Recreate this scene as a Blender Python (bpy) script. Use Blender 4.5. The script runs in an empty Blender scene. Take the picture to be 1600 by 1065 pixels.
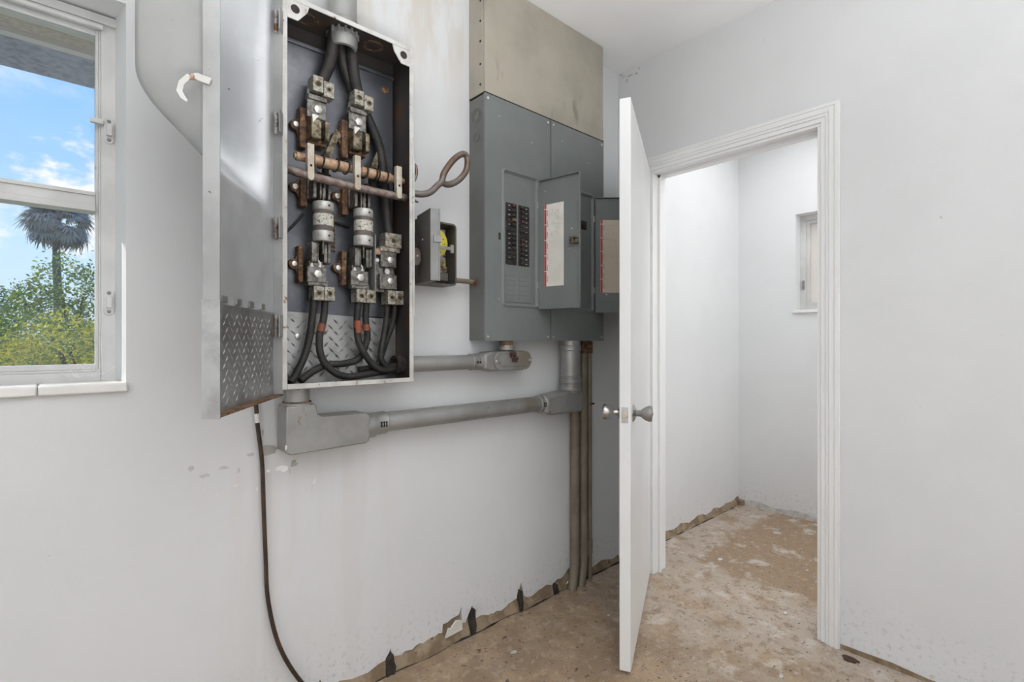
import bpy, math, random
from mathutils import Vector as V, Matrix
random.seed(7)
C = bpy.context.scene.collection
S = bpy.context.scene
R = math.radians

# ---------------------------------------------------------------- camera, world, lights, exposure
cd = bpy.data.cameras.new('camera'); cam = bpy.data.objects.new('camera', cd); C.objects.link(cam)
cd.sensor_width = 36; cd.lens = 790 / 1600 * 36; cd.clip_start = .02; cd.clip_end = 500
cam.location = (-2.239, -1.64, 1.18); cam.rotation_euler = (R(90), 0, R(48.1 - 90))
S.camera = cam
S.view_settings.view_transform = 'Standard'; S.view_settings.look = 'None'
S.view_settings.gamma = 1; S.view_settings.use_curve_mapping = False
S.view_settings.exposure = 0.0

w = bpy.data.worlds.new('sky'); S.world = w; w.use_nodes = True
nt = w.node_tree; N = nt.nodes; L = nt.links; N.clear()
out = N.new('ShaderNodeOutputWorld'); bg = N.new('ShaderNodeBackground'); bg.inputs[1].default_value = 1.1
tc = N.new('ShaderNodeTexCoord'); sp = N.new('ShaderNodeSeparateXYZ'); L.new(tc.outputs['Generated'], sp.inputs[0])
rp = N.new('ShaderNodeValToRGB'); L.new(sp.outputs['Z'], rp.inputs[0])
e = rp.color_ramp.elements
e[0].position = 0.0; e[0].color = (.66, .80, .93, 1); e[1].position = .62; e[1].color = (.115, .33, .80, 1)
k = e.new(.16); k.color = (.50, .74, .96, 1); k = e.new(.34); k.color = (.24, .52, .93, 1)
mp = N.new('ShaderNodeMapping'); mp.inputs['Scale'].default_value = (1, 1, 1.8)
L.new(tc.outputs['Generated'], mp.inputs[0])
def wn(t, **k):
    x = N.new(t)
    for a_, v_ in k.items(): setattr(x, a_, v_)
    return x
def wnoise(scale):
    z = wn('ShaderNodeTexNoise'); z.inputs['Scale'].default_value = scale; z.inputs['Detail'].default_value = 8; z.inputs['Roughness'].default_value = .6; L.new(mp.outputs[0], z.inputs[0]); return z.outputs[0]
def wramp(src, a, b_):
    z = wn('ShaderNodeMapRange', interpolation_type='SMOOTHSTEP'); z.inputs[1].default_value = a; z.inputs[2].default_value = b_; L.new(src, z.inputs[0]); return z.outputs[0]
def wmath(op, a, b_):
    z = wn('ShaderNodeMath', operation=op)
    for q_, v_ in ((0, a), (1, b_)):
        if hasattr(v_, 'links'): L.new(v_, z.inputs[q_])
        else: z.inputs[q_].default_value = v_
    return z.outputs[0]
big = wmath('MULTIPLY', wramp(wnoise(2.6), .56, .76), .8)          # scattered cumulus over the whole sky
fine = wnoise(26)
cover = big
for dv, rad in (((-.02, .917, .398), .050), ((-.075, .90, .43), .035), ((.03, .96, .20), .10), ((-.12, .97, .16), .09)):   # small wisps low in the sky
    vm = wn('ShaderNodeVectorMath', operation='DISTANCE'); L.new(tc.outputs['Generated'], vm.inputs[0]); vm.inputs[1].default_value = V(dv).normalized()
    cover = wmath('MAXIMUM', cover, wramp(wmath('SUBTRACT', fine, wmath('MULTIPLY', vm.outputs['Value'], .42 / rad)), .14, .46))
mx = N.new('ShaderNodeMix'); mx.data_type = 'RGBA'; L.new(cover, mx.inputs[0]); L.new(rp.outputs[0], mx.inputs[6]); mx.inputs[7].default_value = (.95, .95, .96, 1)
L.new(mx.outputs[2], bg.inputs[0]); L.new(bg.outputs[0], out.inputs[0])

def lamp(name, kind, loc, rot, power, size=None, col=(1, 1, 1)):
    d = bpy.data.lights.new(name, kind); d.energy = power; d.color = col
    if kind == 'AREA': d.shape = 'RECTANGLE'; d.size, d.size_y = size
    o = bpy.data.objects.new(name, d); C.objects.link(o); o.location = loc; o.rotation_euler = rot
    return o
lamp('room_soft_light', 'AREA', (-1.75, -3.05, 1.25), (R(90), 0, 0), 10, (2.6, 1.9), (.95, .98, 1))
lamp('room_side_fill', 'AREA', (-3.75, -2.25, 1.35), (R(90), 0, R(-58)), 12, (1.8, 1.8), (.95, .98, 1))  # added fill lamp, no window there; lifts the reveal and the door corner
ceil_fill = lamp('ceiling_fill', 'AREA', (-2.1, -2.1, .6), (R(176), 0, 0), 57, (.8, .8), (.95, .975, 1)); ceil_fill.data.spread = R(112)  # added lamp aimed upwards to brighten the ceiling
lamp('store_room_fill', 'AREA', (.72, -.85, 2.57), (0, 0, 0), 10, (1.0, 1.2), (.98, .99, 1))  # added overhead fill, no fixture there; brightens store room and door face
lamp('store_room_side_fill', 'AREA', (.78, -1.60, 1.35), (R(90), 0, 0), 7.5, (1.1, 1.9), (.98, .99, 1))  # added fill in place of window light, brightens the store room walls
sun = lamp('sun', 'SUN', (-4, 7, 6), V((-.497, .709, .52)).to_track_quat('Z', 'Y').to_euler(), 4.0, None, (1, .96, .89)); sun.data.angle = R(.6)

# ---------------------------------------------------------------- materials
def mat(name, c1, c2=None, sc=6, lo=.4, hi=.62, rough=.6, metal=0, bump=0, bsc=70, spots=(), stretch=(1, 1, 1), spec=.5):
    """base colour c1 wandering to c2 by a noise; spots = (colour, scale, threshold, softness[, stretch])"""
    m = bpy.data.materials.new(name); m.use_nodes = True
    t = m.node_tree; n = t.nodes; l = t.links; b = n['Principled BSDF']
    b.inputs['Roughness'].default_value = rough; b.inputs['Metallic'].default_value = metal
    b.inputs['Specular IOR Level'].default_value = spec
    tc = n.new('ShaderNodeTexCoord')
    def noise(s, st=(1, 1, 1), det=7):
        mp = n.new('ShaderNodeMapping'); mp.inputs['Scale'].default_value = st; l.new(tc.outputs['Object'], mp.inputs[0])
        z = n.new('ShaderNodeTexNoise'); z.inputs['Scale'].default_value = s; z.inputs['Detail'].default_value = det; z.inputs['Roughness'].default_value = .6
        l.new(mp.outputs[0], z.inputs[0]); return z.outputs[0]
    def ramp(src, a, c):
        r = n.new('ShaderNodeMapRange'); r.interpolation_type = 'SMOOTHSTEP'
        r.inputs[1].default_value = a; r.inputs[2].default_value = c; l.new(src, r.inputs[0]); return r.outputs[0]
    def mix(f, a, c):
        x = n.new('ShaderNodeMix'); x.data_type = 'RGBA'
        if hasattr(f, 'links'): l.new(f, x.inputs[0])
        else: x.inputs[0].default_value = f
        for i, q in ((6, a), (7, c)):
            if hasattr(q, 'links'): l.new(q, x.inputs[i])
            else: x.inputs[i].default_value = (*q, 1)
        return x.outputs[2]
    col = mix(ramp(noise(sc, stretch), lo, hi), c1, c2 or c1)
    for s in spots:
        col = mix(ramp(noise(s[1], s[4] if len(s) > 4 else (1, 1, 1)), s[2], s[2] + s[3]), col, s[0])
    l.new(col, b.inputs['Base Color'])
    if bump:
        bp = n.new('ShaderNodeBump'); bp.inputs['Strength'].default_value = bump; bp.inputs['Distance'].default_value = .004
        l.new(noise(bsc), bp.inputs['Height']); l.new(bp.outputs[0], b.inputs['Normal'])
    m['h'] = 1
    m_help[name] = (n, l, b, tc, noise, ramp, mix, col)
    return m
m_help = {}
RUST = (.16, .06, .025); DRK = (.03, .027, .024)
white = mat('white_paint', (.80, .80, .795), (.75, .75, .745), 3, rough=.55, bump=.12, bsc=45,
            spots=[((.45, .43, .41), 38, .735, .03)])
wallm = mat('wall_paint', (.735, .74, .745), (.712, .717, .72), 2.2, rough=.6, bump=.2, bsc=26,
            spots=[((.45, .435, .42), 34, .715, .02), ((.25, .22, .2), 80, .745, .015)])
# stained streaks on the wall to the right of the switch box top, and a soiled foot
n, l, b, tc, noise, ramp, mix, col = m_help['wall_paint']
sx = n.new('ShaderNodeSeparateXYZ'); l.new(tc.outputs['Object'], sx.inputs[0])
def mul(n, l, *srcs):
    o = srcs[0]
    for q in srcs[1:]:
        x = n.new('ShaderNodeMath'); x.operation = 'MULTIPLY'; l.new(o, x.inputs[0])
        if hasattr(q, 'links'): l.new(q, x.inputs[1])
        else: x.inputs[1].default_value = q
        o = x.outputs[0]
    return o
m1 = mul(n, l, ramp(sx.outputs[0], -1.72, -1.4), ramp(sx.outputs[0], -1.0, -1.05), ramp(sx.outputs[2], 1.95, 2.5), ramp(noise(4.5, (2.2, 1, .5)), .40, .58))
col2 = mix(mul(n, l, m1, .5), col, (.55, .47, .36))
m2 = mul(n, l, ramp(sx.outputs[0], -2.0, -1.8), ramp(sx.outputs[0], -1.30, -1.42), ramp(sx.outputs[2], .95, .75), ramp(noise(5, (3, 1, .25)), .42, .62))
col2 = mix(mul(n, l, m2, .22), col2, (.62, .56, .53))
m3 = mul(n, l, ramp(sx.outputs[2], .30, .0), ramp(noise(60), .54, .64))
col2 = mix(mul(n, l, m3, .45), col2, (.42, .37, .33))
l.new(col2, b.inputs['Base Color'])
gloss = mat('door_paint', (.83, .83, .825), (.79, .79, .785), 2, rough=.38, bump=.04, bsc=30, spots=[((.5, .48, .45), 30, .76, .03)])
ceilm = mat('ceiling_paint', (.91, .91, .91), (.88, .88, .88), 2, rough=.7, bump=.08, bsc=40, spots=[((.45, .43, .41), 20, .76, .02)])
floorm = mat('soiled_concrete', (.40, .288, .19), (.295, .208, .133), 5, .40, .60, rough=.75, bump=.4, bsc=26,
             spots=[((.33, .25, .18), 11, .58, .08), ((.10, .068, .045), 30, .62, .06)])
n, l, b, tc, noise, ramp, mix, col = m_help['soiled_concrete']
sx = n.new('ShaderNodeSeparateXYZ'); l.new(tc.outputs['Object'], sx.inputs[0])
def madd(a, k, c):
    x = n.new('ShaderNodeMath'); x.operation = 'MULTIPLY_ADD'; l.new(a, x.inputs[0]); x.inputs[1].default_value = k; l.new(c, x.inputs[2]); return x.outputs[0]
pale = mul(n, l, ramp(madd(noise(2.2), 1.3, sx.outputs[0]), .0, .50), ramp(noise(4.5), .32, .52))
c2 = mix(mul(n, l, pale, .85), col, (.47, .40, .335))
brn = mul(n, l, ramp(madd(noise(5), .35, sx.outputs[0]), .44, .52), ramp(madd(noise(4), .3, sx.outputs[1]), -.08, -.14))
c2 = mix(mul(n, l, brn, .85), c2, (.31, .21, .125))
c2 = mix(mul(n, l, ramp(noise(7), .54, .66), ramp(madd(noise(3), .8, sx.outputs[0]), -.4, .1), .7), c2, (.60, .555, .50))
c2 = mix(mul(n, l, ramp(noise(16, (1, 1, 1)), .54, .62), .75), c2, (.29, .21, .145))
c2 = mix(mul(n, l, ramp(noise(28, (1, 1, 1)), .56, .62), .35), c2, (.52, .44, .36))
c2 = mix(mul(n, l, ramp(noise(60), .58, .66), .7), c2, (.15, .10, .065))
c2 = mix(mul(n, l, ramp(noise(150), .58, .68), .7), c2, (.10, .07, .045))
c2 = mix(mul(n, l, ramp(noise(85), .64, .70), .7), c2, (.62, .57, .50))
l.new(c2, b.inputs['Base Color'])
footm = mat('bare_footing', (.33, .25, .17), (.20, .14, .085), 16, rough=.85, bump=.6, bsc=40, spots=[((.08, .055, .035), 30, .62, .06)])
grime_shade = mat('dark_grime_shade', (.02, .017, .014), (.05, .04, .03), 30, rough=.9)  # grime, and also the painted shade of the footing hollows and crack
barecon = mat('bare_plaster', (.50, .48, .45), (.38, .36, .33), 25, rough=.85, bump=.3)
oldpaint = mat('old_paint', (.60, .595, .585), (.54, .53, .52), 25, rough=.8)
chase = mat('weathered_board', (.43, .395, .325), (.34, .312, .257), 2.6, .38, .66, rough=.8, bump=.18, bsc=35,
            spots=[((.36, .27, .18), 3, .60, .12), ((.12, .10, .08), 55, .72, .04), ((.26, .235, .19), 8, .62, .1, (1, 1, .3))])
panelm = mat('panel_grey', (.195, .210, .208), (.175, .188, .185), 3, rough=.5, bump=.03, spots=[((.62, .60, .56), 26, .70, .02), ((.04, .035, .03), 40, .755, .02)])
panelside = mat('panel_side_grey', (.165, .168, .16), (.14, .142, .135), 4, rough=.55, bump=.04,
                spots=[((.45, .44, .42), 22, .70, .04), ((.08, .055, .04), 9, .66, .06)])
boxm = mat('switch_box_grey', (.40, .40, .395), (.32, .32, .315), 5, rough=.42, metal=.35, bump=.04,
           spots=[(DRK, 45, .71, .03), ((.20, .10, .05), 14, .70, .06)])
boxin = mat('switch_box_inside', (.075, .068, .062), (.15, .075, .038), 9, .50, .66, rough=.5, metal=.5, bump=.08, spots=[((.24, .10, .04), 10, .66, .08)])
rimm = mat('rim_paint', (.64, .63, .60), (.52, .505, .48), 12, rough=.5, bump=.08, spots=[((.27, .15, .085), 26, .60, .07), ((.14, .07, .04), 40, .66, .05), (DRK, 80, .68, .03)])
hingem = mat('worn_hinge', (.46, .44, .41), (.30, .25, .21), 30, rough=.55, metal=.3, bump=.1, spots=[((.20, .09, .045), 36, .52, .06), (DRK, 60, .64, .04)])
backm = mat('back_plate_steel', (.125, .13, .148), (.24, .25, .265), 5, .42, .68, rough=.34, metal=.7, bump=.03, spots=[((.07, .068, .07), 4, .60, .12), ((.18, .11, .07), 12, .70, .06)])
outerpaint = mat('switch_door_paint', (.36, .36, .35), (.32, .32, .31), 4, rough=.45, bump=.05, spots=[((.3, .28, .26), 40, .70, .03)])
doorin = mat('switch_door_inside', (.58, .595, .61), (.48, .49, .50), 4, rough=.36, metal=.4, bump=.03, spots=[((.12, .08, .05), 34, .72, .03)])
treadm = mat('tread_plate', (.40, .40, .395), (.28, .275, .27), 9, rough=.4, metal=.7, bump=.05, spots=[((.18, .12, .08), 16, .68, .06)])
conduitm = mat('conduit_grey', (.36, .358, .345), (.29, .285, .27), 5, rough=.42, metal=.45, bump=.05, spots=[((.17, .12, .075), 16, .66, .06), ((.26, .22, .17), 5, .60, .12)])
pipem = mat('thin_conduit_tan', (.26, .225, .175), (.20, .165, .12), 5, rough=.55, metal=.25, bump=.08, spots=[((.12, .075, .045), 14, .66, .06)])
lugm = mat('lug_aluminium', (.46, .44, .385), (.25, .22, .17), 70, .42, .6, rough=.5, metal=.5, bump=.25, bsc=120, spots=[((.19, .11, .055), 90, .56, .08), ((.06, .05, .04), 160, .60, .04)])
terminalm = mat('terminal_plate_metal', (.27, .265, .245), (.13, .12, .105), 70, rough=.42, metal=.75, bump=.12, spots=[((.15, .10, .06), 30, .66, .06)])
brassm = mat('dull_brass', (.30, .255, .175), (.09, .075, .05), 60, rough=.4, metal=.75, bump=.1, spots=[((.08, .055, .035), 40, .66, .06)])
rustm = mat('rusty_insulator', (.20, .105, .055), (.075, .045, .03), 60, .42, .6, rough=.7, bump=.3, spots=[((.36, .20, .10), 75, .56, .08), ((.03, .024, .02), 110, .58, .05)])
copper = mat('aged_copper', (.58, .40, .27), (.42, .26, .16), 45, rough=.5, metal=.35, bump=.15, spots=[((.20, .11, .06), 60, .58, .08), ((.62, .52, .42), 80, .62, .05)])
rodm = mat('switch_rod', (.34, .285, .26), (.22, .16, .135), 50, rough=.5, metal=.5, bump=.12)
zinc = mat('zinc_bolt', (.80, .79, .76), (.62, .60, .56), 40, rough=.3, metal=.7)
bracketm = mat('crossbar_bracket', (.62, .57, .49), (.48, .41, .33), 20, rough=.5, metal=.35, bump=.08, spots=[((.24, .14, .08), 40, .68, .06)])
fusecap = mat('fuse_cap', (.60, .59, .56), (.46, .445, .41), 45, rough=.42, metal=.45, bump=.03)
fusebody = mat('fuse_sleeve', (.17, .14, .13), (.12, .10, .09), 25, rough=.7)
fuselabel = mat('fuse_paper', (.66, .65, .58), (.50, .50, .44), 60, rough=.75, spots=[((.18, .13, .08), 130, .56, .05), ((.38, .20, .08), 90, .60, .05)])
cablem = mat('black_cable', (.013, .0125, .0125), (.034, .029, .026), 20, rough=.6, bump=.12, spots=[((.22, .13, .08), 18, .70, .06)])
cordm = mat('cord_brown_black', (.035, .022, .015), (.075, .042, .022), 14, rough=.6, bump=.15)
tapered = mat('red_tape', (.30, .08, .04), (.20, .07, .04), 20, rough=.7)
whitetag = mat('white_tag', (.80, .79, .76), rough=.7)
handlem = mat('handle_steel', (.22, .19, .17), (.17, .10, .065), 9, .45, .65, rough=.42, metal=.6, bump=.08)
timerm = mat('timer_case', (.135, .125, .112), (.105, .095, .082), 8, rough=.5, metal=.2, bump=.05, spots=[((.16, .10, .06), 10, .68, .06)])
timerflange = mat('timer_flange_grey', (.30, .305, .30), (.25, .25, .245), 9, rough=.45, metal=.3)
timerplate = mat('timer_plate_steel', (.36, .36, .37), (.28, .28, .29), 14, rough=.4, metal=.5)
yellow = mat('timer_dial_yellow', (.80, .70, .10), (.72, .62, .09), 10, rough=.5, spots=[((.25, .2, .06), 60, .70, .03)])
gearm = mat('gear_brass', (.55, .42, .14), (.30, .22, .10), 20, rough=.4, metal=.7)
breakerm = mat('black_breaker', (.018, .017, .017), (.03, .028, .026), 30, rough=.4)
togglem = mat('breaker_toggle', (.05, .047, .045), (.035, .033, .03), 40, rough=.4)
printm = mat('rating_print', (.55, .53, .5), (.4, .38, .35), 60, rough=.6)
amber = mat('amber_breaker', (.30, .19, .09), (.24, .15, .07), 40, rough=.5)
redm = mat('red_strip', (.62, .04, .07), (.55, .05, .06), 20, rough=.6)
paperm = mat('directory_paper', (.80, .78, .72), (.74, .71, .64), 8, rough=.75, spots=[((.60, .54, .45), 10, .62, .1)])
inkm = mat('print_ink', (.45, .43, .40), (.55, .53, .5), 60, rough=.8)
chrome = mat('satin_chrome', (.50, .49, .47), (.42, .41, .39), 20, rough=.26, metal=.95)
dustychrome = mat('dusty_knob', (.30, .29, .28), (.24, .23, .22), 40, rough=.5, metal=.5, bump=.1)
latchm = mat('latch_bolt', (.66, .56, .46), (.58, .50, .42), 30, rough=.4, metal=.4)
alum = mat('window_aluminium', (.66, .655, .64), (.58, .575, .56), 6, rough=.5, metal=.15, bump=.06, spots=[((.38, .36, .33), 28, .70, .05)])
marble = mat('sill_stone', (.86, .85, .82), (.80, .785, .75), 8, rough=.4, spots=[((.28, .23, .18), 34, .70, .02, (.5, 1, 1))])
bouncepaper = mat('bounce_tinted_paper', (.70, .61, .50), (.64, .55, .44), 8, rough=.75)  # warm bounce light painted into the colour of the directory paper
mudm = mat('mud_nest', (.09, .05, .035), (.05, .03, .022), 30, rough=.9, bump=.5)
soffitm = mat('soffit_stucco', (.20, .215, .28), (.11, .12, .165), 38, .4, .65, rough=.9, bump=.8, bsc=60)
soffitboard = mat('soffit_board', (.42, .39, .36), rough=.8)
ventm = mat('soffit_screen', (.36, .30, .22), (.26, .215, .155), 60, rough=.8)
lawnm = mat('lawn', (.12, .17, .05), (.09, .13, .04), 3, rough=.9)
trunkm = mat('palm_trunk', (.16, .16, .16), (.10, .10, .11), 8, rough=.9, bump=.3)
frondm = mat('palm_frond', (.19, .22, .26), (.33, .36, .37), 1.2, .4, .6, rough=.7, spots=[((.30, .28, .18), 2.0, .66, .05)])
deadfrondm = mat('palm_dead_frond', (.28, .25, .20), (.20, .18, .15), 2, rough=.85)
darkleaf = mat('dark_green_leaf', (.13, .22, .09), (.07, .13, .065), 3, rough=.6, spots=[((.24, .30, .11), 6, .58, .08)])
midleaf = mat('mid_green_leaf', (.24, .33, .08), (.11, .18, .05), 4, rough=.6, spots=[((.55, .52, .12), 6, .56, .08)])
yelleaf = mat('yellow_green_leaf', (.60, .54, .08), (.30, .34, .06), 3, rough=.6, spots=[((.85, .68, .10), 8, .58, .06)])
stemm = mat('bush_stem', (.10, .08, .05), rough=.9)
webm = mat('spider_silk', (.85, .85, .85), rough=.6)

for nm_ in ('dark_green_leaf', 'mid_green_leaf', 'yellow_green_leaf', 'palm_frond'):   # leaves let some light through
    n, l, b, tc, noise, ramp, mix, col = m_help[nm_]
    tl = n.new('ShaderNodeBsdfTranslucent'); l.new(col, tl.inputs[0]); ms = n.new('ShaderNodeMixShader'); ms.inputs[0].default_value = .5 if 'leaf' in nm_ else .3
    l.new(b.outputs[0], ms.inputs[1]); l.new(tl.outputs[0], ms.inputs[2]); l.new(ms.outputs[0], n['Material Output'].inputs[0])
glass = bpy.data.materials.new('dusty_glass'); glass.use_nodes = True
t = glass.node_tree; n = t.nodes; l = t.links; n.remove(n['Principled BSDF'])
tr = n.new('ShaderNodeBsdfTransparent'); gl = n.new('ShaderNodeBsdfGlossy'); gl.inputs['Roughness'].default_value = .03
df = n.new('ShaderNodeBsdfDiffuse'); df.inputs[0].default_value = (.8, .8, .8, 1)
m1 = n.new('ShaderNodeMixShader'); m1.inputs[0].default_value = .015; l.new(tr.outputs[0], m1.inputs[1]); l.new(gl.outputs[0], m1.inputs[2])
tc = n.new('ShaderNodeTexCoord'); nz = n.new('ShaderNodeTexNoise'); nz.inputs['Scale'].default_value = 6; l.new(tc.outputs['Object'], nz.inputs[0])
mr = n.new('ShaderNodeMapRange'); l.new(nz.outputs[0], mr.inputs[0]); mr.inputs[1].default_value = .35; mr.inputs[2].default_value = .75; mr.inputs[3].default_value = .0; mr.inputs[4].default_value = .045
m2 = n.new('ShaderNodeMixShader'); l.new(mr.outputs[0], m2.inputs[0]); l.new(m1.outputs[0], m2.inputs[1]); l.new(df.outputs[0], m2.inputs[2])
l.new(m2.outputs[0], n['Material Output'].inputs[0])
frost_sunlit = mat('obscure_glass_sunlit', (.86, .80, .74), (.83, .77, .71), 3, rough=.5)  # brightness of the sunlit wall outside is put into the pane colour
m_help['obscure_glass_sunlit'][2].inputs['Transmission Weight'].default_value = .2

# ---------------------------------------------------------------- mesh helpers
class MB:
    """collects shapes; T maps local (u, v, w) to the world"""
    def __init__(s, T=None): s.v = []; s.f = []; s.T = T
    def add(s, vs, fs):
        b = len(s.v)
        for p in vs: s.v.append(tuple(s.T(*p)) if s.T else tuple(p))
        for f in fs: s.f.append([i + b for i in f])
        return s
    def box(s, x0, x1, y0, y1, z0, z1):
        return s.add([(x, y, z) for x in (x0, x1) for y in (y0, y1) for z in (z0, z1)],
                     [(0, 1, 3, 2), (4, 6, 7, 5), (0, 4, 5, 1), (2, 3, 7, 6), (0, 2, 6, 4), (1, 5, 7, 3)])
    def prism(s, poly, o, U, W, D):
        """polygon (u, w) in the plane of U, W at o, pushed along vector D"""
        o, U, W, D = V(o), V(U), V(W), V(D); n = len(poly)
        a = [o + U * p[0] + W * p[1] for p in poly]; b = [p + D for p in a]
        return s.add(a + b, [list(range(n)), list(range(2 * n - 1, n - 1, -1))] + [(i, i + n, (i + 1) % n + n, (i + 1) % n) for i in range(n)])
    def lathe(s, o, ax, prof, n=20, a0=0):
        """profile (h, r) along axis ax"""
        o = V(o); ax = V(ax).normalized(); q = ax.orthogonal().normalized(); p = ax.cross(q)
        vs = []; fs = []
        for h, r in prof:
            for i in range(n):
                a = a0 + 2 * math.pi * i / n; vs.append(o + ax * h + (q * math.cos(a) + p * math.sin(a)) * max(r, 1e-5))
        for j in range(len(prof) - 1):
            for i in range(n): fs.append((j * n + i, j * n + (i + 1) % n, (j + 1) * n + (i + 1) % n, (j + 1) * n + i))
        fs.append(list(range(n - 1, -1, -1))); fs.append([(len(prof) - 1) * n + i for i in range(n)])
        return s.add(vs, fs)
    def cyl(s, a, b, r, r2=None, n=20):
        a, b = V(a), V(b); return s.lathe(a, b - a, [(0, r), ((b - a).length, r if r2 is None else r2)], n)
    def ring(s, o, ax, r0, r1, h, n=24):
        return s.lathe_open(o, ax, [(0, r0), (0, r1), (h, r1), (h, r0), (0, r0)], n)
    def lathe_open(s, o, ax, prof, n=24):
        k = len(s.f); s.lathe(o, ax, prof, n); del s.f[-2:]; return s
    def tube(s, pts, r, n=10, sub=5, closed=False):
        P = [V(p) for p in pts]
        if sub > 1:
            Q = []; m = len(P)
            for i in range(m if closed else m - 1):
                p0 = P[(i - 1) % m] if closed or i else P[0]; p1 = P[i]; p2 = P[(i + 1) % m]; p3 = P[(i + 2) % m] if closed or i + 2 < m else P[-1]
                for j in range(sub):
                    t = j / sub
                    Q.append(.5 * ((2 * p1) + (p2 - p0) * t + (2 * p0 - 5 * p1 + 4 * p2 - p3) * t * t + (3 * p1 - p0 - 3 * p2 + p3) * t ** 3))
            if not closed: Q.append(P[-1])
            P = Q
        m = len(P); vs = []; fs = []; up = None
        for i in range(m):
            d = (P[(i + 1) % m] - P[(i - 1) % m]) if closed else (P[min(i + 1, m - 1)] - P[max(i - 1, 0)])
            d.normalize()
            if up is None: up = d.orthogonal().normalized()
            up = (up - d * up.dot(d)).normalized(); q = d.cross(up)
            for j in range(n):
                a = 2 * math.pi * j / n; vs.append(P[i] + (up * math.cos(a) + q * math.sin(a)) * (r[i * (len(r) - 1) // max(m - 1, 1)] if isinstance(r, (list, tuple)) else r))
        for i in range(m if closed else m - 1):
            for j in range(n):
                k = (i + 1) % m; fs.append((i * n + j, i * n + (j + 1) % n, k * n + (j + 1) % n, k * n + j))
        if not closed: fs.append(list(range(n - 1, -1, -1))); fs.append([(m - 1) * n + j for j in range(n)])
        return s.add(vs, fs)

def rrect(u0, u1, w0, w1, r, k=4):
    p = []
    for cx, cw, a in ((u1 - r, w1 - r, 0), (u0 + r, w1 - r, 90), (u0 + r, w0 + r, 180), (u1 - r, w0 + r, 270)):
        for i in range(k + 1): t = R(a + 90 * i / k); p.append((cx + r * math.cos(t), cw + r * math.sin(t)))
    return p

def base(o):
    b = V((0, 0, 0))
    while o: b += o.location; o = o.parent
    return b
def obj(name, mb, m, parent=None, loc=None, bev=0, smooth=40, kind=None, label=None):
    """links the collected shapes (world coordinates) as ONE mesh object under parent"""
    off = base(parent) if parent else V(loc or (0, 0, 0))
    me = bpy.data.meshes.new(name)
    me.from_pydata([(p[0] - off.x, p[1] - off.y, p[2] - off.z) for p in mb.v], [], mb.f)
    me.materials.append(m); me.validate()
    import bmesh
    bm = bmesh.new(); bm.from_mesh(me); bmesh.ops.recalc_face_normals(bm, faces=bm.faces); bm.to_mesh(me); bm.free()
    if smooth: me.shade_smooth(); me.set_sharp_from_angle(angle=R(smooth))
    o = bpy.data.objects.new(name, me); C.objects.link(o)
    if parent: o.parent = parent
    elif loc: o.location = loc
    if bev:
        md = o.modifiers.new('bevel', 'BEVEL'); md.width = bev; md.segments = 4 if bev > .008 else 2; md.limit_method = 'ANGLE'; md.angle_limit = R(40)
    if kind: o['kind'] = kind
    if label: o['label'] = label
    return o
def tag(o, label, cat, group=None, kind=None):
    o['label'] = label; o['category'] = cat
    if group: o['group'] = group
    if kind: o['kind'] = kind
    return o
def thing(name, label, cat, loc, group=None, kind=None):
    o = bpy.data.objects.new(name, None); C.objects.link(o); o.location = loc; o.empty_display_size = .05
    return tag(o, label, cat, group, kind)

# ================================================================ SETTING
CE = 2.612
fl = MB().box(-4.2, 1.65, -3.4, .012, -.12, 0)
floor = tag(obj('floor', fl, floorm), 'soiled brown concrete floor with pale patches', 'floor', kind='structure')
ce = MB().box(-4.4, 1.7, -3.5, .3, CE, CE + .15)
tag(obj('ceiling', ce, ceilm), 'plain white ceiling', 'ceiling', kind='structure')

# --- wall_left: the wall that carries the window and all the equipment (plane y = 0)
WX0, WX1, WZ0, WZ1 = -3.05, -2.1086, 1.062, 2.0516
# paint skin near the floor with its broken lower edge
jag = [(-4.2, .02), (-1.9, .035), (-1.72, .05), (-1.63, .045), (-1.606, .085), (-1.585, .05), (-1.50, .025), (-1.445, .018), (-1.40, .045), (-1.365, .066),
       (-1.353, .085), (-1.34, .045), (-1.28, .062), (-1.20, .07), (-1.131, .072), (-1.128, .085), (-1.086, .092), (-1.052, .095), (-1.0404, .125), (-1.036, .075),
       (-1.018, .07), (-.9846, .11), (-.965, .058), (-.92, .05), (-.84, .045), (-.757, .048), (-.735, .075), (-.7142, .118), (-.695, .066), (-.671, .045), (-.60, .042),
       (-.5176, .036), (-.505, .05), (-.491, .07), (-.44, .075), (-.392, .085), (-.33, .07), (-.252, .055), (-.21, .035), (-.17, .028), (-.08, .018), (0, .012),
       (.115, .012), (.3, .028), (.40, .022), (.55, .05), (.66, .045), (.75, .02), (.9, .03), (1.05, .024), (1.2, .045), (1.33, .05), (1.40, .07), (1.45, .075)]
wl = sk = MB()
wl.box(-4.3, WX0, 0, .2, .16, CE)
wl.box(WX0, WX1, 0, .2, .16, WZ0)
wl.box(WX0, WX1, 0, .2, WZ1, CE)
wl.prism([(WX1, 0), (1.65, 0), (1.65, .2), (WX1 - .03, .2), (WX1 - .016, .1)], (0, 0, .16), (1, 0, 0), (0, 1, 0), (0, 0, CE - .16))
jag = [(a, za * (.68 if za < .08 else .95)) for a, za in jag]
q = random.Random(17); fine_ = []
for (a, za), (b_, zb) in zip(jag[:-1], jag[1:]):
    k_ = max(1, int((b_ - a) / .014)) if a > -1.8 else 1
    fine_ += [(a + (b_ - a) * i / k_, max(.006, za + (zb - za) * i / k_ + (q.uniform(-.006, .005) if i else 0))) for i in range(k_)]
jag = fine_ + [jag[-1]]
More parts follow.
